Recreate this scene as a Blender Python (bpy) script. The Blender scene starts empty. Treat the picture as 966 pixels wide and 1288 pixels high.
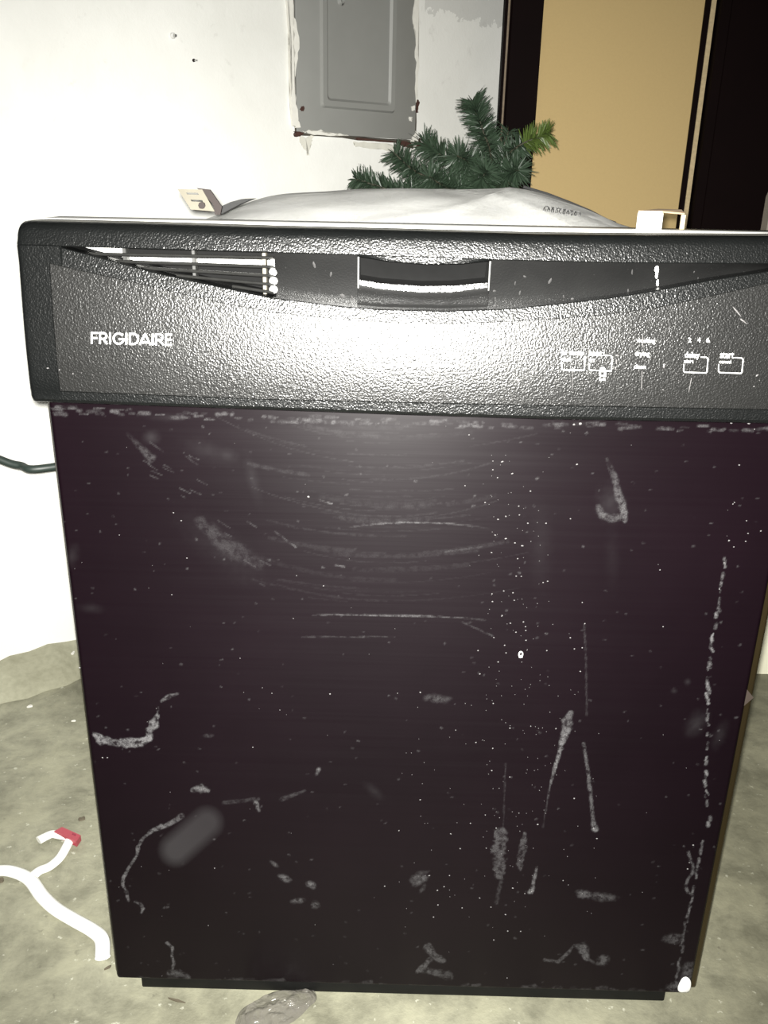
import bpy, bmesh, math, random
import numpy as np
from mathutils import Vector, Matrix

random.seed(7)
rng = np.random.default_rng(7)
SC = bpy.context.scene
COL = SC.collection
PI = math.pi

# ------------------------------------------------------------------ camera
F_PX = 1100.0
CAM = np.array([-0.0237, -0.6763, 0.7991])
PITCH, YAW, ROLL = 0.3618, -0.0081, 0.0198


def cam_axes(pitch, yaw, roll):
    cp, sp = math.cos(pitch), math.sin(pitch)
    fwd = np.array([math.sin(yaw) * cp, math.cos(yaw) * cp, -sp])
    r = np.array([math.cos(yaw), -math.sin(yaw), 0.0])
    u = np.cross(r, fwd)
    c, s = math.cos(roll), math.sin(roll)
    return np.array([c * r + s * u, -s * r + c * u, fwd])


AX = cam_axes(PITCH, YAW, ROLL)
cam = bpy.data.cameras.new('camera')
cam.sensor_fit = 'VERTICAL'
cam.sensor_height = 36.0
cam.lens = F_PX / 1288.0 * 36.0
cam.clip_start = 0.02
cam_ob = bpy.data.objects.new('camera', cam)
COL.objects.link(cam_ob)
mw = Matrix.Identity(4)
for i in range(3):
    mw[i][0], mw[i][1], mw[i][2], mw[i][3] = AX[0][i], AX[1][i], -AX[2][i], CAM[i]
cam_ob.matrix_world = mw
SC.camera = cam_ob

# ------------------------------------------------------------------ world, flash, exposure
w = bpy.data.worlds.new('dim_garage')
SC.world = w
w.use_nodes = True
w.node_tree.nodes['Background'].inputs[0].default_value = (0.9, 0.85, 0.9, 1)
w.node_tree.nodes['Background'].inputs[1].default_value = 0.02

fl = bpy.data.lights.new('phone_flash', 'SPOT')      # the lamp of the phone that took the picture
fl.energy = 212
fl.color = (1.0, 0.985, 0.93)
fl.shadow_soft_size = 0.006
fl.spot_size = math.radians(106)
fl.spot_blend = 1.0
fo = bpy.data.objects.new('phone_flash', fl)
COL.objects.link(fo)
fpos = CAM + AX[0] * -0.003 + AX[1] * 0.006
fo.location = fpos
fo.rotation_euler = cam_ob.matrix_world.to_euler()

SC.view_settings.view_transform = 'Standard'
SC.view_settings.look = 'None'
SC.view_settings.exposure = 0.0
SC.view_settings.gamma = 1.0
SC.view_settings.use_curve_mapping = False


# ------------------------------------------------------------------ measuring helpers (pixel of the photo -> point in the room)
def ray(px, py):
    return AX.T @ np.array([(px - 483) / F_PX, -(py - 644) / F_PX, 1.0])


def on_z(px, py, z=0.0):
    d = ray(px, py)
    return CAM + d * (z - CAM[2]) / d[2]


def on_y(px, py, y=0.0):
    d = ray(px, py)
    return CAM + d * (y - CAM[1]) / d[1]


WALL_P = np.array([-0.666, 0.584, 0.0])
WALL_A = math.radians(40.5)
WT = np.array([math.cos(WALL_A), math.sin(WALL_A), 0.0])     # along the wall, to the right
WN = np.array([math.sin(WALL_A), -math.cos(WALL_A), 0.0])    # out of the wall


def on_wall(px, py, d=0.0):
    r = ray(px, py)
    P = WALL_P + WN * d
    q = CAM + r * (np.dot(P - CAM, WN) / np.dot(r, WN))
    return np.array([np.dot(q - WALL_P, WT), q[2]])          # (s, z)


def wall_pt(s, z, d=0.0):
    q = WALL_P + WT * s + WN * d
    return (q[0], q[1], z)


def project(P):
    v = (np.asarray(P) - CAM) @ AX.T
    return np.c_[483 + F_PX * v[:, 0] / v[:, 2], 644 - F_PX * v[:, 1] / v[:, 2]]


# ------------------------------------------------------------------ object helpers
def link(name, me, mat=None, parent=None, smooth=None):
    o = bpy.data.objects.new(name, me)
    COL.objects.link(o)
    if mat is not None:
        for m in (mat if isinstance(mat, (list, tuple)) else [mat]):
            me.materials.append(m)
    if parent is not None:
        o.parent = parent
    if smooth is not None:
        me.polygons.foreach_set('use_smooth', [True] * len(me.polygons))
        me.set_sharp_from_angle(angle=math.radians(smooth))
    return o


def build(name, bm, mat=None, parent=None, smooth=None, recalc=True):
    if recalc:
        bmesh.ops.recalc_face_normals(bm, faces=bm.faces)
    me = bpy.data.meshes.new(name)
    bm.to_mesh(me)
    bm.free()
    return link(name, me, mat, parent, smooth)


def tag(o, label=None, cat=None, group=None, kind=None):
    if label: o['label'] = label
    if cat: o['category'] = cat
    if group: o['group'] = group
    if kind: o['kind'] = kind
    return o


def thing(name, label, cat, loc=(0, 0, 0), group=None):
    o = bpy.data.objects.new(name, None)
    COL.objects.link(o)
    o.location = loc
    o.empty_display_size = 0.05
    return tag(o, label, cat, group)


def local(o_parent, o):
    """keep world coordinates of a mesh built in world space under a moved Empty"""
    o.matrix_parent_inverse = Matrix.Translation(o_parent.location).inverted()
    return o


def box(bm, x0, x1, y0, y1, z0, z1, bev=0.0, seg=2):
    vs = [bm.verts.new(p) for p in ((x0, y0, z0), (x1, y0, z0), (x1, y1, z0), (x0, y1, z0),
                                     (x0, y0, z1), (x1, y0, z1), (x1, y1, z1), (x0, y1, z1))]
    fs = [bm.faces.new([vs[i] for i in f]) for f in ((0, 3, 2, 1), (4, 5, 6, 7), (0, 1, 5, 4), (1, 2, 6, 5), (2, 3, 7, 6), (3, 0, 4, 7))]
    if bev > 0:
        es = list({e for f in fs for e in f.edges})
        bmesh.ops.bevel(bm, geom=es, offset=bev, segments=seg, affect='EDGES', profile=0.5)


def prism(bm, pts, vec):
    """polygon pts (3d) extruded by vec"""
    a = [bm.verts.new(p) for p in pts]
    b = [bm.verts.new((p[0] + vec[0], p[1] + vec[1], p[2] + vec[2])) for p in pts]
    n = len(pts)
    bm.faces.new(a)
    bm.faces.new(b[::-1])
    for i in range(n):
        j = (i + 1) % n
        bm.faces.new((a[i], b[i], b[j], a[j]))


def tube(bm, pts, rad, seg=10, flat=1.0, up=None, caps=True):
    pts = [Vector(p) for p in pts]
    n = len(pts)
    rads = rad if hasattr(rad, '__len__') else [rad] * n
    rings = []
    prev = None
    for i, p in enumerate(pts):
        t = (pts[min(i + 1, n - 1)] - pts[max(i - 1, 0)]).normalized()
        if up is not None:
            u = Vector(up)
            s = t.cross(u).normalized()
            u2 = s.cross(t).normalized()
        else:
            if prev is None:
                a = Vector((0, 0, 1)) if abs(t.z) < 0.9 else Vector((1, 0, 0))
                s = t.cross(a).normalized()
            else:
                s = (prev - t * prev.dot(t)).normalized()
            prev = s
            u2 = s.cross(t).normalized()
        rings.append([bm.verts.new(p + s * (math.cos(2 * PI * k / seg) * rads[i]) + u2 * (math.sin(2 * PI * k / seg) * rads[i] * flat)) for k in range(seg)])
    for a, b in zip(rings, rings[1:]):
        for k in range(seg):
            bm.faces.new((a[k], a[(k + 1) % seg], b[(k + 1) % seg], b[k]))
    if caps:
        bm.faces.new(rings[0][::-1])
        bm.faces.new(rings[-1])


def catmull(pts, n=8):
    P = [np.array(p, float) for p in pts]
    P = [2 * P[0] - P[1]] + P + [2 * P[-1] - P[-2]]
    out = []
    for i in range(1, len(P) - 2):
        for k in range(n):
            t = k / n
            a, b, c, d = P[i - 1], P[i], P[i + 1], P[i + 2]
            out.append(0.5 * ((2 * b) + (-a + c) * t + (2 * a - 5 * b + 4 * c - d) * t * t + (-a + 3 * b - 3 * c + d) * t ** 3))
    out.append(P[-2])
    return out


# ------------------------------------------------------------------ material helpers
class NT:
    def __init__(self, name):
        self.m = bpy.data.materials.new(name)
        self.m.use_nodes = True
        self.t = self.m.node_tree
        self.b = self.t.nodes['Principled BSDF']
        self.out = self.t.nodes['Material Output']

    def n(self, typ, **kw):
        nd = self.t.nodes.new(typ)
        for k, v in kw.items():
            if k.startswith('i_'):
                nd.inputs[k[2:].replace('_', ' ')].default_value = v
            else:
                setattr(nd, k, v)
        return nd

    def l(self, a, b):
        self.t.links.new(a, b)

    def coord(self, kind='Object'):
        if not hasattr(self, 'tc'):
            self.tc = self.n('ShaderNodeTexCoord')
        return self.tc.outputs[kind]

    def noise(self, scale, detail=4, rough=0.5, vec=None, dist=0.0):
        nd = self.n('ShaderNodeTexNoise')
        nd.inputs['Scale'].default_value = scale
        nd.inputs['Detail'].default_value = detail
        nd.inputs['Roughness'].default_value = rough
        nd.inputs['Distortion'].default_value = dist
        self.l(vec if vec is not None else self.coord(), nd.inputs['Vector'])
        return nd.outputs['Fac']

    def ramp(self, fac, stops):
        nd = self.n('ShaderNodeValToRGB')
        el = nd.color_ramp.elements
        while len(el) < len(stops):
            el.new(0.5)
        for e, (p, c) in zip(el, stops):
            e.position = p
            e.color = c if len(c) == 4 else (*c, 1)
        self.l(fac, nd.inputs[0])
        return nd.outputs[0]

    def mix(self, fac, a, b, mode='MIX'):
        nd = self.n('ShaderNodeMix', data_type='RGBA', blend_type=mode)
        for sock, v in ((nd.inputs[0], fac), (nd.inputs[6], a), (nd.inputs[7], b)):
            if hasattr(v, 'links'):
                self.l(v, sock)
            elif isinstance(v, (int, float)):
                sock.default_value = v
            else:
                sock.default_value = v if len(v) == 4 else (*v, 1)
        return nd.outputs[2]

    def math(self, op, a, b=0.0, clamp=False):
        nd = self.n('ShaderNodeMath', operation=op, use_clamp=clamp)
        for sock, v in ((nd.inputs[0], a), (nd.inputs[1], b)):
            if hasattr(v, 'links'):
                self.l(v, sock)
            else:
                sock.default_value = v
        return nd.outputs[0]

    def bump(self, h, strength=0.3, dist=0.001):
        nd = self.n('ShaderNodeBump')
        nd.inputs['Strength'].default_value = strength
        nd.inputs['Distance'].default_value = dist
        self.l(h, nd.inputs['Height'])
        self.l(nd.outputs[0], self.b.inputs['Normal'])

    def set(self, **kw):
        for k, v in kw.items():
            s = self.b.inputs[k.replace('_', ' ')]
            if hasattr(v, 'links'):
                self.l(v, s)
            elif isinstance(v, (tuple, list)) and len(v) == 3:
                s.default_value = (*v, 1)
            else:
                s.default_value = v
        return self


def plain(name, col, rough=0.5, metal=0.0, spec=0.5, var=0.12, scale=60, bump=0.0):
    m = NT(name)
    f = m.noise(scale, 4, 0.6)
    c = m.mix(f, tuple(x * (1 - var) for x in col), tuple(min(1, x * (1 + var)) for x in col))
    m.set(Base_Color=c, Roughness=rough, Metallic=metal, Specular_IOR_Level=spec)
    if bump:
        m.bump(f, bump, 0.001)
    return m.m


# concrete floor
m = NT('concrete')
n1 = m.noise(3.6, 6, 0.62, dist=0.15)
n2 = m.noise(17, 8, 0.68, dist=0.2)
n3 = m.noise(95, 5, 0.6)
c = m.ramp(n1, [(0.30, (0.165, 0.160, 0.115)), (0.52, (0.235, 0.230, 0.170)), (0.72, (0.29, 0.285, 0.215))])
c = m.mix(0.8, c, m.ramp(n2, [(0.36, (0.58, 0.58, 0.56)), (0.5, (0.95, 0.95, 0.93)), (0.62, (1.22, 1.22, 1.18))]), 'MULTIPLY')
sp = m.ramp(n3, [(0.64, (0, 0, 0)), (0.70, (1, 1, 1))])
c = m.mix(m.math('MULTIPLY', sp, 0.45), c, (0.62, 0.62, 0.52))
pit = m.ramp(m.noise(60, 3, 0.5, dist=0.4), [(0.25, (1, 1, 1)), (0.31, (0, 0, 0))])
c = m.mix(m.math('MULTIPLY', pit, 0.55), c, (0.10, 0.095, 0.07))
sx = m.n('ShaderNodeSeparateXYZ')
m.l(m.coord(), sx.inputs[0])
right_tone = m.math('ADD', sx.outputs[0], m.math('MULTIPLY', m.math('SUBTRACT', n1, 0.5), 0.9))
c = m.mix(1.0, c, m.ramp(right_tone, [(0.12, (1.0, 1.0, 1.0)), (0.42, (0.66, 0.65, 0.62))]), 'MULTIPLY')   # floor colour turns darker and greyer past a ragged line on the right
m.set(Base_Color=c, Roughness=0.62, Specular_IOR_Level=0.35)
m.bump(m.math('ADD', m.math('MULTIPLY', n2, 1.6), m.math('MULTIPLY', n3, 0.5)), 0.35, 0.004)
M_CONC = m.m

m = NT('cement_fillet')
n1 = m.noise(9, 6, 0.65, dist=0.7)
n2 = m.noise(120, 4, 0.6)
c = m.ramp(n1, [(0.3, (0.19, 0.185, 0.13)), (0.6, (0.30, 0.295, 0.22))])
c = m.mix(0.25, c, m.ramp(n2, [(0.35, (0.55, 0.55, 0.5)), (0.6, (1, 1, 1))]), 'MULTIPLY')
m.set(Base_Color=c, Roughness=0.8, Specular_IOR_Level=0.2)
m.bump(n1, 0.4, 0.006)
M_FILLET = m.m

# white painted plaster wall
m = NT('white_plaster')
n1 = m.noise(3.2, 6, 0.6, dist=0.4)
n2 = m.noise(24, 6, 0.65, dist=0.3)
n3 = m.noise(160, 3, 0.6)
c = m.ramp(n1, [(0.3, (0.61, 0.61, 0.575)), (0.65, (0.71, 0.71, 0.68))])
st = m.ramp(n2, [(0.60, (0, 0, 0)), (0.70, (1, 1, 1))])
st = m.math('MULTIPLY', st, m.ramp(m.noise(2.4, 3, 0.5), [(0.47, (0, 0, 0)), (0.60, (1, 1, 1))]))
c = m.mix(m.math('MULTIPLY', st, 0.40), c, (0.40, 0.39, 0.36))
# bare grey plaster above the paint line, right of the breaker box (ragged lower border)
sx = m.n('ShaderNodeSeparateXYZ')
m.l(m.coord(), sx.inputs[0])
rag = m.math('ADD', sx.outputs[2], m.math('MULTIPLY', m.math('SUBTRACT', n2, 0.5), 0.10))
gp = m.math('MULTIPLY', m.math('GREATER_THAN', rag, 1.095), m.math('GREATER_THAN', sx.outputs[0], 0.90))
c = m.mix(m.math('MULTIPLY', gp, 0.6), c, (0.43, 0.43, 0.41))
m.set(Base_Color=c, Roughness=0.75, Specular_IOR_Level=0.2)
m.bump(m.math('ADD', n2, m.math('MULTIPLY', n3, 0.35)), 0.22, 0.003)
M_WALL = m.m
M_CEIL = plain('ceiling_board', (0.16, 0.15, 0.15), 0.9, var=0.2, scale=4)
M_DIMWALL = plain('unpainted_board_wall', (0.14, 0.12, 0.12), 0.9, var=0.25, scale=3)


# black textured plastic of the console
def console_mat(name, base, dust, rough, bstr, dust_amt):
    m = NT(name)
    v = m.n('ShaderNodeTexVoronoi', feature='SMOOTH_F1')
    v.inputs['Scale'].default_value = 760
    v.inputs['Smoothness'].default_value = 0.6
    wob = m.noise(520, 2, 0.5)
    vm = m.n('ShaderNodeVectorMath', operation='MULTIPLY_ADD')
    m.l(m.coord(), vm.inputs[0])
    vm.inputs[1].default_value = (1, 1, 1)
    off = m.n('ShaderNodeTexNoise')
    off.inputs['Scale'].default_value = 450
    m.l(m.coord(), off.inputs['Vector'])
    sc = m.n('ShaderNodeVectorMath', operation='SCALE')
    m.l(off.outputs['Color'], sc.inputs[0])
    sc.inputs['Scale'].default_value = 0.002
    m.l(sc.outputs[0], vm.inputs[2])
    m.l(vm.outputs[0], v.inputs['Vector'])
    d1 = m.noise(30, 5, 0.6, dist=0.5)
    d2 = m.noise(700, 2, 0.5)
    dd = m.math('MULTIPLY', m.ramp(d1, [(0.35, (0.3, 0.3, 0.3)), (0.7, (1, 1, 1))]), dust_amt)
    spk = m.math('MULTIPLY', m.ramp(d2, [(0.70, (0, 0, 0)), (0.78, (1, 1, 1))]), 0.10)
    c = m.mix(m.math('ADD', dd, spk, True), base, dust)
    m.set(Base_Color=c, Roughness=rough, Specular_IOR_Level=0.42)
    m.bump(m.math('ADD', v.outputs['Distance'], m.math('MULTIPLY', wob, 0.8)), bstr, 0.0006)
    return m.m


M_FACE = console_mat('console_face_plastic', (0.0058, 0.0058, 0.0056), (0.12, 0.117, 0.11), 0.29, 0.36, 0.016)
M_SHELL = console_mat('console_shell_plastic', (0.0026, 0.0029, 0.0029), (0.12, 0.12, 0.115), 0.27, 0.36, 0.007)
M_RECESS = console_mat('recess_plastic', (0.0045, 0.0045, 0.0045), (0.12, 0.12, 0.115), 0.30, 0.08, 0.02)
M_POCKET = plain('pocket_plastic', (0.006, 0.006, 0.006), 0.6, spec=0.2, var=0.3, scale=90)
M_TOPDUST = plain('dusty_plastic_top', (0.22, 0.215, 0.19), 0.7, var=0.6, scale=140, bump=0.3)
M_SLAT = plain('slat_plastic', (0.021, 0.021, 0.020), 0.40, var=0.3, scale=200)
M_PRINT = plain('white_print', (0.62, 0.62, 0.60), 0.6, var=0.04)
M_VENTIN = plain('vent_inside', (0.0035, 0.0035, 0.0035), 0.8, spec=0.1, var=0.3)
M_FOAM = plain('pale_insulation', (0.62, 0.62, 0.60), 0.8, var=0.15, scale=90, bump=0.4)
M_BLACK = plain('black_steel', (0.0035, 0.0035, 0.0035), 0.55, spec=0.2, var=0.4, scale=70)
M_SPECK = plain('dried_plaster', (0.12, 0.115, 0.115), 0.8, var=0.25, scale=300)
M_SPECKDIM = plain('thin_dried_plaster', (0.028, 0.027, 0.027), 0.8, var=0.5, scale=500)
M_BLOB = plain('white_filler', (0.72, 0.72, 0.70), 0.8, var=0.1, scale=200)

# door skin: near-black enamel with dust marks carried by the mesh attribute 'dust'
m = NT('door_enamel')
at = m.n('ShaderNodeAttribute', attribute_name='dust')
ah = m.n('ShaderNodeAttribute', attribute_name='haze')
fine = m.noise(900, 2, 0.6)
mid = m.noise(160, 4, 0.65)
k = m.math('MULTIPLY', at.outputs['Fac'], m.ramp(mid, [(0.38, (0.12, 0.12, 0.12)), (0.56, (1.3, 1.3, 1.3))]))
k = m.math('MULTIPLY', k, m.ramp(fine, [(0.35, (0.5, 0.5, 0.5)), (0.6, (1.1, 1.1, 1.1))]), True)
k = m.math('ADD', k, ah.outputs['Fac'], True)
cloud = m.noise(5, 4, 0.6)
base = m.ramp(cloud, [(0.3, (0.0022, 0.0009, 0.0016)), (0.7, (0.0032, 0.0014, 0.0024))])
c = m.mix(k, base, (0.082, 0.080, 0.082))
stv = m.n('ShaderNodeMapping')
m.l(m.coord(), stv.inputs[0])
stv.inputs['Scale'].default_value = (4, 1, 260)
streak = m.noise(1.0, 3, 0.6, vec=stv.outputs[0])
m.set(Base_Color=c, Roughness=m.math('ADD', m.math('MULTIPLY', streak, 0.08), 0.33), Specular_IOR_Level=0.15,
      Anisotropic=0.5)
tg = m.n('ShaderNodeTangent', direction_type='RADIAL', axis='Z')
m.l(tg.outputs[0], m.b.inputs['Tangent'])
m.set(Anisotropic_Rotation=0.25)
m.bump(streak, 0.04, 0.0006)
M_DOOR = m.m

M_LINER = plain('door_liner_steel', (0.075, 0.055, 0.025), 0.25, metal=0.85, var=0.2, scale=12)
M_TUB = plain('tub_shell', (0.10, 0.10, 0.10), 0.5, var=0.2)
M_TUBFRAME = plain('white_tub_frame', (0.55, 0.55, 0.53), 0.45, var=0.08)
M_ZINC = plain('zinc_bracket', (0.13, 0.12, 0.095), 0.55, metal=0.0, var=0.15, scale=90)
M_RUSTBROWN = plain('brown_bracket_back', (0.011, 0.0065, 0.0055), 0.6, spec=0.2, var=0.3)
M_FELT_SHADOW = plain('dark_felt_and_shadow', (0.016, 0.016, 0.016), 0.95, var=0.4, scale=200)
m = NT('white_blanket')
n1 = m.noise(16, 5, 0.6, dist=1.0)
c = m.ramp(n1, [(0.3, (0.83, 0.83, 0.80)), (0.6, (0.90, 0.90, 0.88))])
m.set(Base_Color=c, Roughness=0.7, Specular_IOR_Level=0.3)
m.bump(n1, 0.12, 0.006)
M_BLANKET = m.m
M_INK = plain('grey_ink', (0.07, 0.07, 0.07), 0.8)

M_PANEL = plain('grey_enamel_panel', (0.205, 0.207, 0.195), 0.5, var=0.06, scale=25, bump=0.03)
M_RUST = plain('rust', (0.045, 0.017, 0.011), 0.85, var=0.5, scale=120, bump=0.4)
M_FLAKE = plain('peeling_paint', (0.62, 0.61, 0.56), 0.85, var=0.12, scale=120, bump=0.4)
M_GAP = plain('plaster_gap', (0.055, 0.048, 0.038), 0.95, var=0.4)
M_SCAR = plain('scuffed_plaster', (0.56, 0.55, 0.49), 0.9, var=0.2, scale=50, bump=0.3)

M_TAN = plain('tan_hardboard', (0.43, 0.315, 0.145), 0.75, spec=0.25, var=0.05, scale=240)
M_DARKWOOD = plain('dark_espresso_wood', (0.0035, 0.0012, 0.0012), 0.75, spec=0.06, var=0.35, scale=8)
M_RAW = plain('raw_chipboard_edge', (0.42, 0.33, 0.19), 0.85, var=0.35, scale=160)
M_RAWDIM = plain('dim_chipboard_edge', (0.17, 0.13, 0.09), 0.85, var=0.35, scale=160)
M_CREAM = plain('cream_plastic', (0.66, 0.64, 0.50), 0.55, var=0.05)
M_TAUPE = plain('taupe_lid', (0.155, 0.135, 0.11), 0.6, var=0.1)
M_HANGER = plain('white_hanger_plastic', (0.80, 0.80, 0.76), 0.35, var=0.03)
M_RED = plain('red_size_clip', (0.30, 0.045, 0.062), 0.4, var=0.08)
M_REDDARK = plain('dark_red_mark', (0.20, 0.02, 0.04), 0.5)
M_CORD = plain('dark_green_rubber', (0.016, 0.024, 0.020), 0.5, var=0.15)
M_NEEDLE = plain('fir_needle', (0.026, 0.043, 0.026), 0.42, spec=0.45, var=0.55, scale=45)
M_TIP = plain('lime_fir_needle', (0.055, 0.085, 0.016), 0.5, var=0.4, scale=45)
M_STEM = plain('brown_wire_stem', (0.03, 0.028, 0.015), 0.7)
M_SCREW = plain('bright_screw', (0.5, 0.5, 0.48), 0.35, metal=0.8)
M_DRY = plain('dry_leaf_bit', (0.09, 0.075, 0.05), 0.8)
m = NT('clear_crumpled_plastic')
tr = m.n('ShaderNodeBsdfTransparent')
ms = m.n('ShaderNodeMixShader')
lw = m.n('ShaderNodeLayerWeight')
lw.inputs[0].default_value = 0.35
nf = m.noise(38, 4, 0.6, dist=1.2)
m.set(Base_Color=(0.17, 0.158, 0.14), Roughness=0.14, Specular_IOR_Level=0.9)
m.bump(nf, 0.9, 0.006)
fac = m.math('ADD', m.math('MULTIPLY', lw.outputs['Facing'], 0.35), m.math('MULTIPLY', nf, 0.95), True)
m.l(fac, ms.inputs[0])
m.l(tr.outputs[0], ms.inputs[1])
m.l(m.b.outputs[0], ms.inputs[2])
m.l(ms.outputs[0], m.out.inputs[0])
M_BAG = m.m

# ------------------------------------------------------------------ the setting
bm = bmesh.new()
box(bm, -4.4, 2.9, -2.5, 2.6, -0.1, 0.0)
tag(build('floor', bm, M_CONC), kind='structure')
bm = bmesh.new()
box(bm, -4.4, 2.9, -2.5, 2.6, 2.45, 2.55)
tag(build('ceiling', bm, M_CEIL), kind='structure')

S_END = on_wall(627, 120)[0] + 0.004      # where the white wall turns away behind the wardrobe
wl = None
bm = bmesh.new()
L0 = -4.0
box(bm, L0, S_END, 0.0, 0.12, 0.0, 2.45)
wl = build('wall_left', bm, M_WALL)
wl.location = WALL_P
wl.rotation_euler = (0, 0, WALL_A)
tag(wl, kind='structure')
ce = wall_pt(S_END, 0)
bm = bmesh.new()
box(bm, ce[0] - 0.12, ce[0] - 0.03, ce[1] + 0.09, 2.2, 0, 2.45)
tag(build('wall_side', bm, M_DIMWALL), kind='structure')
bm = bmesh.new()
box(bm, ce[0] - 0.09, 2.5, 2.2, 2.3, 0, 2.45)
tag(build('wall_back', bm, M_DIMWALL), kind='structure')
bm = bmesh.new()
box(bm, 2.4, 2.5, -2.2, 2.2, 0, 2.45)
tag(build('wall_right', bm, M_DIMWALL), kind='structure')
bm = bmesh.new()
box(bm, -4.0, 2.5, -2.3, -2.2, 0, 2.45)
tag(build('wall_front', bm, M_DIMWALL), kind='structure')

# sloping cement fillet along the foot of the white wall
bm = bmesh.new()
N = 150
prev = None
for i in range(N + 1):
    s = L0 + 0.3 + (S_END - L0 - 0.35) * i / N
    wv = 0.006 * math.sin(s * 31) + 0.004 * math.sin(s * 77 + 1)
    pr = [wall_pt(s, -0.004, -0.001), wall_pt(s, 0.043 + wv * .7, -0.001), wall_pt(s, 0.036 + wv * .6, 0.012),
          wall_pt(s, 0.020 + wv * .4, 0.045 + wv), wall_pt(s, 0.008, 0.062 + wv), wall_pt(s, -0.004, 0.067 + wv)]
    vs = [bm.verts.new(p) for p in pr]
    if prev:
        for k in range(5):
            bm.faces.new((prev[k], prev[k + 1], vs[k + 1], vs[k]))
    prev = vs
tag(build('trim_1', bm, M_FILLET, smooth=50), kind='structure')

# ------------------------------------------------------------------ dishwasher
dw = thing('dishwasher', 'black built-in dishwasher with scratched dusty door standing on the concrete floor', 'dishwasher', (0, 0, 0))
PW = 0.299
PZ0, PZ1 = 0.016, 0.640

# -- door skin: finely divided sheet so that the dust can be carried by the mesh
NX, NZ = 560, 580
gx = np.linspace(-PW, PW, NX)
gz = np.linspace(PZ0, PZ1, NZ)
GX, GZ = np.meshgrid(gx, gz)
ex = np.clip((np.abs(GX) - (PW - 0.004)) / 0.004, 0, 1)
ez = np.clip(((PZ0 + 0.003) - GZ) / 0.003, 0, 1)
GY = 0.004 * ex ** 2 + 0.003 * ez ** 2
V = np.c_[GX.ravel(), GY.ravel(), GZ.ravel()]
PXY = project(V)
dust = np.zeros(len(V))


haze = np.zeros(len(V))


def vnoise(cells_x, cells_z):
    g = rng.random((cells_z + 2, cells_x + 2))
    u = np.linspace(0, cells_x, NX); v = np.linspace(0, cells_z, NZ)
    iu = u.astype(int); iv = v.astype(int)
    fu = (u - iu)[None, :]; fv = (v - iv)[:, None]
    a = g[np.ix_(iv, iu)]; b = g[np.ix_(iv, iu + 1)]; c_ = g[np.ix_(iv + 1, iu)]; d = g[np.ix_(iv + 1, iu + 1)]
    return ((a * (1 - fu) + b * fu) * (1 - fv) + (c_ * (1 - fu) + d * fu) * fv).ravel()


RAG = vnoise(150, 155) * .6 + vnoise(270, 280) * .4 - .5


def seg_dist(P, a, b):
    a = np.array(a, float); b = np.array(b, float)
    d = b - a
    t = np.clip(((P - a) @ d) / (d @ d + 1e-9), 0, 1)
    return np.linalg.norm(P - (a + t[:, None] * d), axis=1), t


def smear(pts, wpx, amt, soft=1.0, power=1.0):
    """dust along a polyline given in photo pixels on the door; wpx half-width, may vary"""
    pts = [tuple(map(float, p)) for p in pts]
    ws = wpx if hasattr(wpx, '__len__') else [wpx] * len(pts)
    am = amt if hasattr(amt, '__len__') else [amt] * len(pts)
    P = np.array(pts)
    mw_ = max(ws) * (1 + soft) + 2
    sel = np.where((PXY[:, 0] > P[:, 0].min() - mw_) & (PXY[:, 0] < P[:, 0].max() + mw_) & (PXY[:, 1] > P[:, 1].min() - mw_) & (PXY[:, 1] < P[:, 1].max() + mw_))[0]
    if not len(sel):
        return
    Q = PXY[sel]
    best = np.zeros(len(sel))
    for i in range(len(pts) - 1):
        d, t = seg_dist(Q, pts[i], pts[i + 1])
        wv = ws[i] + (ws[i + 1] - ws[i]) * t
        av = am[i] + (am[i + 1] - am[i]) * t
        d = d + RAG[sel] * wv * 1.5
        v = av * np.clip((wv * (1 + soft) - d) / (wv * soft + 1e-6), 0, 1) ** power
        best = np.maximum(best, v)
    dust[sel] = np.maximum(dust[sel], best)


def blob(cx, cy, rx, ry, ang, amt, soft=0.6):
    c_, s_ = math.cos(math.radians(ang)), math.sin(math.radians(ang))
    dx, dy = PXY[:, 0] - cx, PXY[:, 1] - cy
    u, v_ = (dx * c_ + dy * s_) / rx, (-dx * s_ + dy * c_) / ry
    r = np.sqrt(u * u + v_ * v_) + (RAG * .9 if amt > .12 else 0)
    if amt <= .12:
        haze[:] = np.maximum(haze, .8 * amt * np.clip((1.5 - r - RAG * .5) / 1.4, 0, 1) ** 1.5)
        return
    dust[:] = np.maximum(dust, amt * np.clip((1 + soft - r) / (2 * soft), 0, 1))


# big plaster smears and one soft pale patch lower left
smear([(119, 923), (128, 931), (142, 934), (160, 935), (178, 934), (188, 928)], [2, 4, 3, 4, 4, 3], [.8, .9, .6, .7, .9, .9], 0.6)
smear([(188, 928), (187, 920), (194, 910), (198, 900)], [3, 2.5, 4, 1.5], [.7, .5, .7, .5], 0.7)
smear([(203, 882), (212, 876), (223, 873)], [1, 1.6, .8], [.3, .5, .3])
smear([(198, 900), (199, 890)], .6, .3)
smear([(242, 994), (252, 991), (262, 995)], [1.5, 3, 1.5], [.5, .6, .5])
smear([(229, 1026), (215, 1036), (203, 1040), (190, 1046), (180, 1054), (174, 1065), (172, 1076), (166, 1085), (161, 1093), (155, 1104), (154, 1112), (159, 1122), (162, 1133)],
      [2.5, 2.2, 2.2, 2, 1.3, 1.6, 1.2, 1.2, 1.2, 1.6, 1.3, 1.2, 1], [.25, .5, .6, .5, .3, .6, .5, .4, .5, .7, .6, .6, .4], 0.6)
smear([(170, 1134), (177, 1137), (180, 1143), (178, 1148)], [.8, 1, 1.2, .8], [.4, .6, .7, .4])
smear([(210, 1186), (217, 1192), (216, 1202), (219, 1212), (217, 1219)], [1, 1.1, .9, 1.2, .8], .6)
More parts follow.
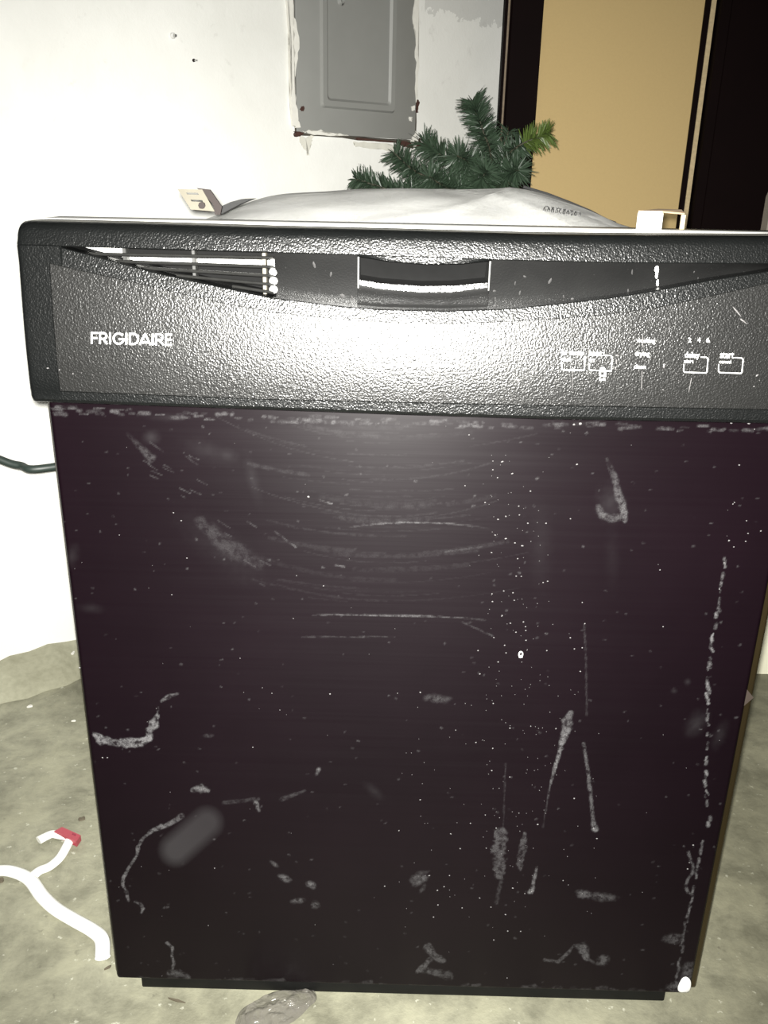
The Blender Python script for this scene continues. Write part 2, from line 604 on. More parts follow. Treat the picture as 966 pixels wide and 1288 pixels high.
smear([(213, 1223), (225, 1225), (237, 1229)], [2, 3, 2], [.35, .4, .3])
d_, t_ = seg_dist(PXY, (260, 1035), (221, 1069))  # soft pale slanted patch mixed into the enamel colour
haze = np.maximum(haze, .19 * np.clip((24 - d_) / 14, 0, 1) * (.75 + .25 * t_))
smear([(282, 1010), (312, 1006), (325, 1005)], 1.5, .12)
smear([(322, 1010), (326, 1020)], [1.6, 1], .45)
smear([(355, 1005), (383, 995)], [2, 1], .14)
for (x, y, a, b, g, v) in [(358, 1105, 6, 3, 20, .6), (391, 1113, 5, 3, 20, .7), (375, 1133, 7, 2.6, -8, .45), (397, 1138, 4, 4, 40, .4), (345, 1087, 5, 2, 40, .35),
                           (400, 970, 2, 4, 25, .6), (263, 925, 5, 2, 0, .15), (550, 879, 14, 4, 5, .22), (528, 1105, 9, 6, -30, .38), (532, 1117, 2, 6, 30, .2),
                           (736, 1125, 8, 4, 10, .55), (757, 1128, 13, 4, 6, .35), (846, 1181, 9, 5, 0, .35), (876, 910, 11, 18, 35, .10), (905, 925, 8, 18, 25, .06),
                           (865, 858, 4, 4, 0, .10), (848, 869, 4, 3, 0, .09), (190, 550, 10, 8, 0, .10), (262, 568, 30, 12, 20, .05),
                           (280, 690, 60, 22, 38, .035), (318, 603, 7, 30, -15, .05), (285, 572, 14, 8, 15, .07), (212, 525, 24, 5, 0, .05),
                           (470, 995, 14, 6, 40, .06), (90, 700, 8, 14, 20, .06), (115, 765, 14, 6, 10, .05), (680, 690, 14, 50, 0, .03), (770, 700, 9, 40, 0, .02)]:
    blob(x, y, a, b, g, v)
# diagonal scuffs upper left
for i in range(22):
    x, y = random.uniform(180, 330), 0
    y = 560 + (x - 180) * 0.85 + random.gauss(0, 26)
    l = random.uniform(3, 16)
    smear([(x, y), (x + l, y + l * random.uniform(.4, .8))], .5, random.uniform(.06, .25))
smear([(160, 545), (190, 577)], [1, 3], [.03, .17], 1.2)
smear([(250, 655), (290, 690), (325, 708)], [3, 6, 4], [.08, .09, .05], 1.4)
# arcs of fine wiping scratches under the console
for i in range(70):
    cy = random.uniform(525, 760)
    x0 = 480 + random.gauss(0, 60)
    ln = random.uniform(18, 90)
    sag = random.uniform(.0006, .0013)
    pts = [(x, cy - sag * (x - 490) ** 2) for x in np.linspace(x0 - ln, x0 + ln, 9)]
    f = max(0, 1 - abs(cy - 600) / 190)
    smear(pts, random.choice([.4, .4, .5, .7, 1.6]), random.uniform(.015, .055) * (.4 + f), 1.0)
smear([(x, 657 + .0009 * (x - 522) ** 2) for x in np.linspace(440, 615, 16)], .6, [max(.02, .5 * (1 - abs(i - 7) / 8)) for i in range(16)])
smear([(393, 774), (420, 773), (480, 774), (535, 775), (580, 777), (610, 780)], .6, [.1, .3, .45, .35, .2, .08])
smear([(x, 801) for x in range(380, 506, 9)], .5, .12)
smear([(345, 668), (372, 688)], .6, [.1, .25])
smear([(402, 629), (418, 634)], .6, .4)
smear([(422, 711), (434, 713)], .8, .3)
smear([(560, 694), (605, 688)], .7, .15)
smear([(580, 782), (620, 800)], .6, .16)
# splash mark upper right
smear([(763, 577), (773, 600), (779, 625), (786, 645), (786, 654)], [1, 2.5, 3, 2.5, 2], [.12, .22, .26, .45, .45], 1.0)
smear([(752, 637), (757, 648), (768, 652), (780, 650)], [2, 3, 3, 3], [.2, .3, .22, .25], 1.0)
blob(768, 632, 16, 22, 0, .08)
# long streaks
smear([(718, 897), (714, 910), (710, 925), (704, 945), (698, 966), (692, 988)], [3, 5, 3.4, 1.8, 1.6, .8], [.35, .40, .6, .7, .6, .4], 0.5)
smear([(692, 988), (688, 1010), (683, 1040)], .6, [.3, .15, .08])
smear([(675, 1091), (671, 1110), (668, 1122)], [1, 1.2, 2], [.45, .6, .95])
smear([(734, 935), (738, 960), (742, 990), (746, 1030), (748, 1043)], [1, 1.2, 1.4, 1.2, 2.5], [.25, .4, .35, .4, .8])
smear([(630, 1048), (627, 1070), (628, 1098)], [6, 7, 6], [.30, .26, .28], .25)
smear([(660, 1048), (657, 1070), (654, 1090)], [2, 4, 3.5], [.28, .22, .24], .3)
smear([(636, 960), (633, 1040)], .6, .10)
smear([(630, 1110), (624, 1135)], 1.5, .14)
smear([(735, 785), (737, 830), (738, 900)], .7, .10)
smear([(538, 1192), (546, 1201), (556, 1208)], [3.5, 2.5, 2.5], [.4, .35, .3], .8)
smear([(540, 1208), (530, 1219), (545, 1222), (565, 1228)], [2.5, 2.5, 2.5, 4], [.25, .4, .3, .2], .8)
smear([(540, 1208), (525, 1222)], 1.4, .4)
smear([(685, 1207), (702, 1210), (714, 1199), (722, 1189), (733, 1193), (738, 1205)], [1.2, 1.2, 1.4, 1, 4.5, 2], [.25, .3, .35, .2, .4, .5])
smear([(738, 1205), (750, 1213), (758, 1208), (762, 1206)], [1, 1, 4, 3], [.3, .15, .4, .2])
# run of plaster along the right edge
run = [(916, 690), (910, 715), (905, 745), (899, 785), (894, 815), (891, 845), (890, 880), (889, 940), (888, 970), (887, 1000), (891, 1014), (892, 1028), (889, 1042)]
for a, b in zip(run, run[1:]):
    n = max(2, int(abs(b[1] - a[1]) / 6))
    for q in range(n):
        if random.random() < .68:
            t = q / n
            x = a[0] + (b[0] - a[0]) * t + random.gauss(0, 1)
            y = a[1] + (b[1] - a[1]) * t
            smear([(x, y), (x + random.gauss(0, 1.2), y + random.uniform(2, 7))], random.uniform(.6, 1.5), random.uniform(.3, .85))
run = [(884, 1058), (879, 1080), (874, 1105), (868, 1140), (862, 1165), (857, 1200), (852, 1225), (846, 1246)]
for a, b in zip(run, run[1:]):
    n = max(2, int(abs(b[1] - a[1]) / 5))
    for q in range(n):
        if random.random() < .85:
            t = q / n
            x = a[0] + (b[0] - a[0]) * t + random.gauss(0, .7)
            y = a[1] + (b[1] - a[1]) * t
            smear([(x, y), (x - random.uniform(0, 2), y + random.uniform(3, 6))], random.uniform(.6, 1.1), random.uniform(.25, .6))
smear([(866, 1072), (868, 1080), (872, 1088), (871, 1098), (865, 1106), (862, 1115), (866, 1123), (870, 1125)], 1.0, [.4, .5, .5, .4, .4, .5, .5, .3])
# chalky lower and upper borders
for i in range(150):
    x = random.uniform(155, 845)
    y = 1236 + (x - 147) * .0235 + random.uniform(-7, 4)
    smear([(x, y), (x + random.uniform(2, 14), y + random.gauss(0, 1))], random.uniform(.6, 2.0), random.uniform(.03, .22))
for i in range(130):
    x = random.uniform(60, 1000)
    y = 511 + (x - 60) * .026 + random.uniform(0, 9) + 5 * math.sin(PI * (x - 60) / 950)
    smear([(x, y), (x + random.uniform(1, 16), y + random.gauss(0, .6))], random.uniform(.5, 1.6), random.uniform(.04, .30))
blob(150, 1233, 10, 4, 5, .4)
blob(866, 1222, 6, 9, 10, .5)
blob(856, 1243, 14, 6, 0, .6)
# faint overall dust flecks
for i in range(420):
    x, y = random.uniform(70, 960), random.uniform(520, 1240)
    smear([(x, y), (x + random.uniform(.3, 2.5), y + random.uniform(-1, 1))], random.uniform(.4, .8), random.uniform(.04, .22))

idx = np.arange(NX * NZ).reshape(NZ, NX)
quads = np.stack([idx[:-1, :-1], idx[:-1, 1:], idx[1:, 1:], idx[1:, :-1]], -1).reshape(-1, 4)
me = bpy.data.meshes.new('door_panel')
me.vertices.add(len(V))
me.vertices.foreach_set('co', V.ravel())
me.loops.add(quads.size)
me.loops.foreach_set('vertex_index', quads.ravel())
me.polygons.add(len(quads))
me.polygons.foreach_set('loop_start', np.arange(0, quads.size, 4))
me.update(calc_edges=True)
me.polygons.foreach_set('use_smooth', np.ones(len(quads), bool))
a_ = me.attributes.new('dust', 'FLOAT', 'POINT')
a_.data.foreach_set('value', np.clip(dust, 0, 1).astype(np.float32))
a_ = me.attributes.new('haze', 'FLOAT', 'POINT')
a_.data.foreach_set('value', np.clip(haze, 0, 1).astype(np.float32))
door = link('door_panel', me, M_DOOR, dw)
tag(door, 'black enamelled door panel with plaster smears and scratches')

# plaster specks standing proud of the door
bm = bmesh.new()


def speck(px, py, a, b, ang=0.0, y=-0.0003, n=7):
    c0 = on_y(px, py, 0)
    c_, s_ = math.cos(ang), math.sin(ang)
    ring = []
    for k in range(n):
        t = 2 * PI * k / n
        rr = random.uniform(.8, 1.15)
        u, v = a * rr * math.cos(t), b * rr * math.sin(t)
        ring.append((c0[0] + (u * c_ - v * s_) / 1520, c0[2] + (u * s_ + v * c_) / 1430))
    top = bm.verts.new((c0[0], y - 0.0005, c0[2]))
    vs = [bm.verts.new((p[0], y + 0.0005, p[1])) for p in ring]
    for k in range(n):
        bm.faces.new((vs[k], vs[(k + 1) % n], top))


known = [(118, 77), (164, 133), (467, 90), (38, 268), (195, 285), (135, 333), (98, 347), (198, 326), (238, 365), (323, 365), (437, 344), (134, 437), (177, 457), (212, 470),
         (190, 530), (183, 612), (207, 613), (330, 636), (309, 642), (125, 681), (70, 695), (72, 731), (168, 690), (174, 725), (117, 796), (156, 832), (217, 826), (227, 848),
         (228, 866), (182, 874), (79, 899), (229, 912), (129, 935), (136, 971), (99, 1013), (13, 1069), (5, 960), (326, 960), (436, 900), (455, 952), (492, 947), (483, 1057), (855, 583),
         (870, 848), (250, 215), (74, 115), (96, 152), (85, 420), (68, 502), (504, 834), (492, 735)]
for (x, y) in known:
    big = 1.9 if (x, y) in ((118, 77), (164, 133), (13, 1069), (134, 437), (212, 470), (467, 90)) else 1.25
    speck(600 + x / 3.715, 560 + y / 3.715, big * random.uniform(.9, 1.2), 1.1, random.uniform(-.4, .4))
known2 = [(157, 35), (300, 188), (382, 238), (452, 80), (604, 172), (520, 180), (450, 262), (446, 352), (519, 378), (556, 524), (464, 585), (318, 668), (424, 666), (360, 565), (280, 608),
          (275, 777), (253, 822), (193, 777), (397, 868), (443, 905), (502, 935), (511, 1002), (563, 1003), (735, 797), (580, 850), (607, 842), (859, 585), (872, 627), (780, 465), (632, 570),
          (210, 945), (228, 896), (326, 908), (508, 1192), (420, 532), (706, 182), (156, 470), (226, 837), (454, 1038), (531, 828), (70, 595), (12, 820)]
for (x, y) in known2:
    speck(480 + x / 3.22, 860 + y / 3.22, random.uniform(.9, 1.9), random.uniform(.9, 1.5), random.uniform(-.6, .6))
for (x, y, a) in [(388, 625, 2), (407, 737, 1.3), (369, 778, 1), (373, 724, .9), (590, 547, 1.2), (620, 580, 1), (585, 611, 1.2), (500, 872, 1), (872, 1063, 1.8), (867, 1085, 1.2), (865, 1093, 1.7),
                  (922, 634, 1.2), (924, 632, 1), (939, 655, 1.2), (941, 671, 1.2), (957, 668, 1.4), (938, 681, 1.2), (917, 680, 1.6), (923, 688, 1.2), (911, 708, 1.3), (905, 741, 1.3), (930, 585, 1.4),
                  (920, 532, 2), (942, 532, 2.6), (954, 531, 2), (949, 540, 1.2), (150, 673, 1), (100, 840, 1.3), (218, 645, 1.2), (228, 655, 1.3), (235, 702, 1.2), (216, 748, 1.1), (63, 462, .4),
                  (129, 953, 1.6), (135, 953, 1.4), (302, 828, 1), (330, 865, .9), (318, 940, 1.2), (270, 1092, 1.3), (262, 1164, 1), (342, 872, 1), (415, 873, 1.6), (352, 893, .9), (730, 533, 2.4), (722, 534, 2)]:
    speck(x, y, a, a * .8, random.uniform(-.5, .5))
for i in range(120):                                            # finer spray between the runs
    x = random.choice([616, 628, 640, 655, 662, 676, 690]) + random.gauss(0, 7)
    y = random.uniform(570, 1120)
    speck(x - max(0, y - 900) * .05, y, random.uniform(.4, .85), random.uniform(.4, .8), 0, n=5)
for i in range(70):
    speck(random.uniform(500, 760), random.uniform(860, 1180), random.uniform(.4, .8), random.uniform(.4, .8), 0, n=5)
for i in range(60):
    speck(random.uniform(90, 940), random.uniform(530, 1230), random.uniform(.35, .7), random.uniform(.35, .7), 0, n=5)
o = build('plaster_specks', bm, M_SPECK, dw, recalc=False)
tag(o, 'white specks of dried plaster spattered over the door', kind='stuff')

# ring-shaped drop
bm = bmesh.new()
c0 = on_y(655, 823, 0)
pts = [(c0[0] + 0.0016 * math.cos(t), -0.0002, c0[2] + 0.0027 * math.sin(t)) for t in np.linspace(0, 2 * PI, 17)]
tube(bm, pts, 0.0006, 6)
tube(bm, [(c0[0] - .0014, -.0003, c0[2] - .002), (c0[0] + .0014, -.0003, c0[2] - .002)], 0.0012, 6)
tag(build('plaster_drop', bm, M_BLOB, dw, smooth=60), 'white ring-shaped plaster drop')

# filler on the bottom right corner
bm = bmesh.new()
c0 = on_y(860, 1241, 0)
bmesh.ops.create_icosphere(bm, subdivisions=3, radius=1.0)
for v in bm.verts:
    q = v.co.copy()
    k = 1 + .10 * math.sin(3 * q.x + 2 * q.z + 1) + .06 * math.sin(4 * q.y + 4 * q.x)
    v.co = (c0[0] + q.x * .0068 * k, c0[1] - .001 + q.y * .0035 * k, c0[2] + .003 + q.z * .0105 * k + q.x * .002)
tag(build('filler_blob', bm, M_BLOB, dw, smooth=60), 'white filler stuck on the lower right corner')

# liner flange behind the door, toe strip, tub
bm = bmesh.new()
box(bm, -0.3010, 0.3060, 0.0045, 0.032, 0.0185, 0.630, 0.0035, 3)
tag(build('door_liner', bm, M_LINER, dw, smooth=40), 'brownish steel edge of the door')
bm = bmesh.new()
tpt = [on_y(940, 868, .0), on_y(949, 879, .0), on_y(936, 890, .0)]
prism(bm, [(p[0], 0.0018, p[2]) for p in tpt], (0, 0.0025, 0))
tag(build('seal_tab', bm, plain('pinkish_seal', (0.022, 0.015, 0.011), 0.6), dw), 'pale triangular tab on the right door edge')
bm = bmesh.new()
x0, x1 = on_z(176, 1250)[0], on_z(835, 1258)[0]
box(bm, x0, x1, 0.0035, 0.028, 0.0006, 0.0215, 0.002, 2)
build('toe_strip', bm, M_BLACK, dw, smooth=40)
bm = bmesh.new()
box(bm, -0.287, 0.287, 0.034, 0.575, 0.012, 0.742, 0.006, 2)
build('tub_shell', bm, M_TUB, dw, smooth=40)
for sx_ in (-.25, .25):
    for yy in (.08, .53):
        bm = bmesh.new()
        tube(bm, [(sx_, yy, 0.0), (sx_, yy, .004), (sx_, yy, .004), (sx_, yy, .016)], [.016, .016, .006, .006], 14)
        build('levelling_foot', bm, M_BLACK, dw, smooth=30)
bm = bmesh.new()
box(bm, -0.300, 0.304, 0.0355, 0.074, 0.735, 0.7675, 0.002, 2)
build('tub_frame', bm, M_TUBFRAME, dw, smooth=40)

# insulation blanket bulging over the tub
BX0, BX1 = -0.262, 0.262
NXB, NYB = 96, 46
ytop = catmull([(280, 269), (330, 250), (400, 241), (520, 237), (590, 239), (625, 238), (645, 236), (680, 243), (720, 257), (765, 279)], 6)
oz = np.array([on_y(p[0], p[1], 0.30) for p in ytop])
rows = []
for j in range(NYB):
    v = j / (NYB - 1)
    y = 0.078 + v * 0.48
    row = []
    for i in range(NXB):
        u = i / (NXB - 1)
        x = BX0 + (BX1 - BX0) * u
        zt = np.interp(x, np.r_[-.27, -.225, oz[:, 0], .225, .27], np.r_[.748, .757, oz[:, 2], .757, .748])
        prof = math.sin(PI / 2 * min(1, v / .46)) ** 1.1 if v < .46 else (1 - ((v - .46) / .54) ** 2)
        z0 = 0.746
        z = z0 + (zt - z0) * prof
        z += .0006 * math.sin(x * 60 + y * 35) * prof + .0005 * math.sin(x * 23 - y * 90 + 1.4) * prof
        # diagonal folds
        for (fx, fy, fa, hgt) in ((.06, .22, .9, .0018), (.09, .2, 2.2, .0016), (-.03, .15, .5, .0014)):
            d = (x - fx) * math.sin(fa) - (y - fy) * math.cos(fa)
            a = (x - fx) * math.cos(fa) + (y - fy) * math.sin(fa)
            z += hgt * math.exp(-(d / .006) ** 2) * math.exp(-(a / .10) ** 2)
        row.append((x, y, z))
    rows.append(row)
bm = bmesh.new()
vv = [[bm.verts.new(p) for p in r] for r in rows]
for j in range(NYB - 1):
    for i in range(NXB - 1):
        bm.faces.new((vv[j][i], vv[j][i + 1], vv[j + 1][i + 1], vv[j + 1][i]))
bmesh.ops.solidify(bm, geom=bm.faces[:], thickness=0.003)
blanket = build('insulation_blanket', bm, M_BLANKET, dw, smooth=80)
tag(blanket, 'white crumpled insulation blanket bulging over the top')
# dark felt backing peeping out at the left end
bm = bmesh.new()
pl = [on_y(p[0], p[1], .10) for p in ((273, 268), (279, 259), (290, 254), (303, 250.5), (318, 250), (303, 256), (288, 264), (277, 270))]
prism(bm, [tuple(p) for p in pl], (0, .02, 0))
build('felt_and_shadow_edge', bm, M_FELT_SHADOW, blanket)
bm = bmesh.new()
pts = [on_y(p[0], p[1] - 1.0, .30) for p in ((660, 236), (690, 245), (720, 256.5), (745, 267), (765, 278), (777, 282))]
pts = [(p[0], .31, p[2]) for p in pts]
tube(bm, pts, 0.0016, 6)  # dark tube modelled as the shadow line along the blanket's right edge
build('felt_and_shadow_edge', bm, M_FELT_SHADOW, blanket, smooth=60)
# handwriting-like squiggle on the blanket
bm = bmesh.new()
sq = []
for k in range(64):
    t = k / 63
    sq.append((684 + t * 46 + 2.6 * math.cos(k * .95), 264 + t * 6 + 4.2 * math.sin(k * .95) * (1 - .4 * t)))
sq = [on_y(p[0], p[1], .155) for p in sq]


def blanket_y(px, py):
    """walk along the ray until it meets the blanket"""
    r = ray(px, py)
    for t in np.linspace(.70, 1.25, 220):
        q = CAM + r * t / np.dot(r, AX[2])
        u = (q[0] - BX0) / (BX1 - BX0) * (NXB - 1)
        v = (q[1] - .078) / .48 * (NYB - 1)
        if 0 <= u < NXB - 1 and 0 <= v < NYB - 1 and rows[int(v)][int(u)][2] >= q[2] - .0006:
            return q
    return None


sq = [blanket_y(684 + k / 63 * 46 + 2.6 * math.cos(k * .95), 264 + k / 63 * 6 + 4.2 * math.sin(k * .95) * (1 - .4 * k / 63)) for k in range(64)]
sq = [(q[0], q[1], q[2] + .0007) for q in sq if q is not None]
if len(sq) > 8:
    tube(bm, sq, 0.00055, 5)
    build('ink_squiggle', bm, M_INK, blanket)
else:
    bm.free()

# -- mounting brackets on top
YB = 0.050
br = [on_y(p[0], p[1], YB) for p in ((219.5, 238), (251, 238.5), (270, 266), (240, 263.5))]


def lerp2(q, u, v):
    a = np.array(q[0]) * (1 - u) + np.array(q[1]) * u
    b = np.array(q[3]) * (1 - u) + np.array(q[2]) * u
    return a * (1 - v) + b * v


bm = bmesh.new()
# plate with two slots and a hole, built as a grid of cells with the openings left out
us = [0, .26, .74, 1.0]
vs_ = [0, .16, .25, .5, .59, .72, .82, 1.0]
skip = {(1, 1), (1, 3)}
grid = {}
for layer in (0, 1):
    for i, u in enumerate(us):
        for j, v in enumerate(vs_):
            p = lerp2(br, u, v)
            grid[layer, i, j] = bm.verts.new((p[0], p[1] + layer * .0008 + (1 - v) * .010, p[2]))
cells = {(i, j) for i in range(3) for j in range(7)} - skip
for (i, j) in cells:
    for layer in (0, 1):
        bm.faces.new([grid[layer, a, b] for a, b in ((i, j), (i + 1, j), (i + 1, j + 1), (i, j + 1))])
    for (a, b, c_, d_, nb) in ((i, j, i + 1, j, (i, j - 1)), (i, j + 1, i + 1, j + 1, (i, j + 1)), (i, j, i, j + 1, (i - 1, j)), (i + 1, j, i + 1, j + 1, (i + 1, j))):
        if nb not in cells:
            bm.faces.new((grid[0, a, b], grid[0, c_, d_], grid[1, c_, d_], grid[1, a, b]))
brk = tag(build('mounting_bracket', bm, M_ZINC, dw), 'bent zinc bracket with two slots, on the left of the top')
bm = bmesh.new()
fl_ = [on_y(p[0], p[1], YB + .014) for p in ((247, 236.5), (264, 238.5), (279, 260), (277, 270), (270.5, 270), (268, 257), (251.5, 239.5))]
prism(bm, [tuple(p) for p in fl_], (0, .003, 0))
tag(build('bracket_flange', bm, M_RUSTBROWN, brk), 'brown flange')
bm = bmesh.new()
q = lerp2(br, .60, .76)
tube(bm, [(q[0], YB + .0008, q[2]), (q[0], YB + .004, q[2])], .0028, 8)
build('bracket_hole', bm, M_RUSTBROWN, brk)

bm = bmesh.new()
a = on_y(803, 267, .045); b = on_y(833, 283, .045)
box(bm, a[0], b[0], .045, .0475, .765, a[2], .0006, 1)
brk2 = tag(build('mounting_bracket', bm, M_TUBFRAME, dw), 'white bent bracket on the right of the top')
bm = bmesh.new()
tp = [on_y(803, 267, .045), on_y(833, 267.5, .045), on_y(861, 270, .060), on_y(857, 265.5, .074), on_y(828, 264.5, .070)]
prism(bm, [(p[0], p[1], p[2]) for p in tp], (0, 0, .0012))
tag(build('bracket_top', bm, plain('pinkish_zinc', (0.34, 0.25, 0.17), 0.5, var=0.15), brk2), 'pinkish folded top')
bm = bmesh.new()
a = on_y(857, 270, .062); b = on_y(860.5, 285, .062)
box(bm, a[0], b[0], .061, .063, .765, a[2], .0003, 1)
build('bracket_leg', bm, M_RAW, brk2)

# -- control console --------------------------------------------------
YF = -0.012


def pxcurve(pts, y=YF):
    q = np.array([on_y(p[0], p[1], y) for p in pts])
    return q[:, 0], q[:, 2]


cxl, czl = pxcurve([(20, 277.5), (170, 281), (330, 286), (500, 290), (680, 295), (850, 296.5), (966, 297)])     # top
cx_a, cz_a = pxcurve([(60, 309), (75, 310), (345, 318), (450, 321), (620, 327), (780, 331), (966, 332)])          # recess top
cx_b, cz_b = pxcurve([(75, 311.5), (130, 326), (200, 345), (270, 360), (340, 375), (430, 386), (480, 390), (560, 392), (640, 389), (700, 383), (770, 375), (820, 367), (900, 352), (966, 342), (1005, 333.5)])
cx_c, cz_c = pxcurve([(62, 331), (100, 340), (160, 353), (265, 378), (340, 392), (430, 402), (500, 406), (580, 407), (640, 404), (740, 398), (820, 388), (900, 371), (966, 356), (1005, 346)])
cx_d, cz_d = pxcurve([(78, 488), (330, 499), (500, 503), (640, 506), (966, 511)])
cx_e, cz_e = pxcurve([(46, 504), (330, 515), (500, 521.5), (680, 527), (966, 531)])
CW = 0.3035
XL = cx_b[0]
XR = 0.288
FXL = on_y(70, 400, YF)[0]
FXR = 0.282
R_C = 0.008


def ip(x, xs, zs):
    if x > xs[-1]:
        return zs[-1] + (zs[-1] - zs[-2]) / (xs[-1] - xs[-2]) * (x - xs[-1])
    return float(np.interp(x, xs, zs))


def face_prof(x, z):
    zc, zd = ip(x, cx_c, cz_c), ip(x, cx_d, cz_d)
    t = min(1, max(0, (zc - z) / (zc - zd)))
    h = (zc - zd)
    return -0.0115 - 0.085 * h * math.sin(t * PI / 2)


def edge_round(x):
    e = max(0, (abs(x) - (CW - .004)) / .004)
    return .004 * (1 - math.sqrt(max(0, 1 - min(1, e) ** 2)))


def face_on(px, py, off=-0.0004):
    y = -0.015
    for _ in range(4):
        q = on_y(px, py, y)
        y = face_prof(q[0], q[2]) - .0008
    return (q[0], y + off, q[2])


xs = list(np.linspace(-CW, CW, 131)) + [XL - .0006, XL + .0006, FXL - .0004, FXL + .0004, FXR - .0004, FXR + .0004, XR - .0006, XR + .0006]
xs += [-CW + t for t in (.0005, .001, .002, .003)] + [CW - t for t in (.0005, .001, .002, .003)]
xs = sorted(xs)
NF = 9
cols, mats = [], None
for x in xs:
    d = max(0, abs(x) - (CW - R_C))
    zt = ip(x, cxl, czl) - (R_C - math.sqrt(max(0, R_C ** 2 - d ** 2)))
    za, zb, zc, zd, ze = (ip(x, *c) for c in ((cx_a, cz_a), (cx_b, cz_b), (cx_c, cz_c), (cx_d, cz_d), (cx_e, cz_e)))
    ze += (.004 - math.sqrt(max(0, .004 ** 2 - max(0, abs(x) - (CW - .004)) ** 2)))
    inr = XL < x < XR
    inf = FXL < x < FXR
    za = min(za, zt - .0075)
    if not inr:
        zb = za - .0002
        zc = min(zc, zb - .001)
    zb = min(zb, za - .0002)
    zc = min(zc, zb - .0006)
    yr = .004 if inr else -.0105
    pr = [(.034, zt - .0004), (.004, zt), (.000, zt - .0002), (-.0036, zt - .0012), (-.0062, zt - .0030), (-.0080, zt - .0056), (-.0086, zt - .0075), (-.0100, (zt - .0075 + za) / 2), (-.0110, za + .0006), (-.0106, za), (yr, za - .0001)]
    i_roof = len(pr) - 1
    pr += [(yr, zb + .0002), (-.0088 if inr else -.0112, zb), (-.0094 if inr else -.0113, zb - .0006)]
    i_bev = len(pr) - 1
    st = -.0008 if inf else 0.0
    pr += [(-.0115, zc)]
    for k in range(NF):
        z = zc + (zd - zc) * k / (NF - 1)
        pr.append((face_prof(x, z) + st, z - .0003))
    i_f1 = len(pr) - 1
    yb = face_prof(x, zd)
    pr += [(yb + .0003, zd - .0012), (yb + .0002, ze + .0035), (yb + .0014, ze + .0012), (yb + .0040, ze), (.004, ze)]
    er = edge_round(x)
    cols.append([(x, y + er * (1 if y < 0 else 0), z) for y, z in pr])
bm = bmesh.new()
CV = [[bm.verts.new(p) for p in c_] for c_ in cols]
NP = len(CV[0])
for i in range(len(xs) - 1):
    xm = (xs[i] + xs[i + 1]) / 2
    inr = XL < xm < XR
    inf = FXL < xm < FXR
    for k in range(NP - 1):
        if k == i_roof and inr:
            continue
        f = bm.faces.new((CV[i][k], CV[i + 1][k], CV[i + 1][k + 1], CV[i][k + 1]))
        if k < 2:
            f.material_index = 2
        elif inf and i_bev + 1 <= k < i_f1:
            f.material_index = 1
# end caps
for ci in (0, len(xs) - 1):
    c_ = CV[ci]
    bk = bm.verts.new((c_[0].co.x, .034, c_[-1].co.z))
    bm.faces.new(c_ + [bk])
console = build('control_console', bm, [M_SHELL, M_FACE, M_TOPDUST], dw, smooth=28)
tag(console, 'black textured plastic control console with a curved recess')

# recess panels either side of the handle, handle pocket in the middle, vent on the left
XV = on_y(346, 340, 0)[0]
XP0 = on_y(449.5, 345, 0)[0]
XP1 = on_y(616.5, 350, 0)[0]


def zab(x):
    return min(ip(x, cx_a, cz_a), 1) - .0001, min(ip(x, cx_b, cz_b), ip(x, cx_a, cz_a) - .0002) + .0002


def recess_y(t):
    return -.0045 + .0085 * t + .0010 * math.sin(PI * t)


def recess(x0, x1, n):
    bm = bmesh.new()
    pv = None
    for i in range(n + 1):
        x = x0 + (x1 - x0) * i / n
        za, zb = zab(x)
        col = [(x, recess_y(k / 8), za + (zb - za) * k / 8) for k in range(9)]
        vs = [bm.verts.new(p) for p in col]
        if pv:
            for k in range(8):
                bm.faces.new((pv[k], vs[k], vs[k + 1], pv[k + 1]))
        else:
            bks = [bm.verts.new((p[0], .030, p[2])) for p in col]
            for k in range(8):
                bm.faces.new((bks[k], vs[k], vs[k + 1], bks[k + 1]))
        pv = vs
    if True:
        bks = [bm.verts.new((v.co.x, .030, v.co.z)) for v in pv]
        for k in range(8):
            bm.faces.new((bks[k], pv[k], pv[k + 1], bks[k + 1]))
    o = build('recess_panel', bm, M_RECESS, console, smooth=40)
    return o


recess(XV, XP0, 14)
recess(XP1, XR, 40)

# handle pocket: lip above, hollow, bright ledge below
bm = bmesh.new()
pocket_top = pxcurve([(450, 322.5), (490, 329), (535, 332.5), (580, 332), (617, 328)], 0)
pocket_in = pxcurve([(450, 350.5), (480, 355.5), (530, 359), (570, 358.5), (617, 354)], .012)
pocket_out = pxcurve([(450, 359), (480, 364.5), (530, 369), (570, 368.5), (617, 362)], .0015)
n = 28
pv = None
for i in range(n + 1):
    x = XP0 + (XP1 - XP0) * i / n
    za, zb = zab(x)
    zp = min(float(np.interp(x, *pocket_top)), za - .0002)
    zi = float(np.interp(x, *pocket_in))
    zo = float(np.interp(x, *pocket_out))
    prof = [(-.0035, za), (-.0040, (za + zp) / 2), (-.0046, zp + .0006), (-.0030, zp), (.014, zp + .001), (.016, zp - .001), (.026, zi + .0020), (.020, zi + .0006), (.0056, zi), (.0050, zo + .0008), (.0049, zo)]
    for k in range(1, 5):
        t = k / 4
        prof.append((.0056 + .0036 * t, zo + (zb - .003 - zo) * t))
    vs = [bm.verts.new((x, y, z)) for y, z in prof]
    if pv:
        for k in range(len(vs) - 1):
            f = bm.faces.new((pv[k], vs[k], vs[k + 1], pv[k + 1]))
            f.material_index = 0 if k < 3 else (1 if k < 8 else (0 if k < 10 else 3))
    pv = vs
handle = build('handle_pocket', bm, [M_SHELL, M_POCKET, M_SLAT, M_RECESS], console, smooth=35)
tag(handle, 'hollow grip with curved lip and ledge')
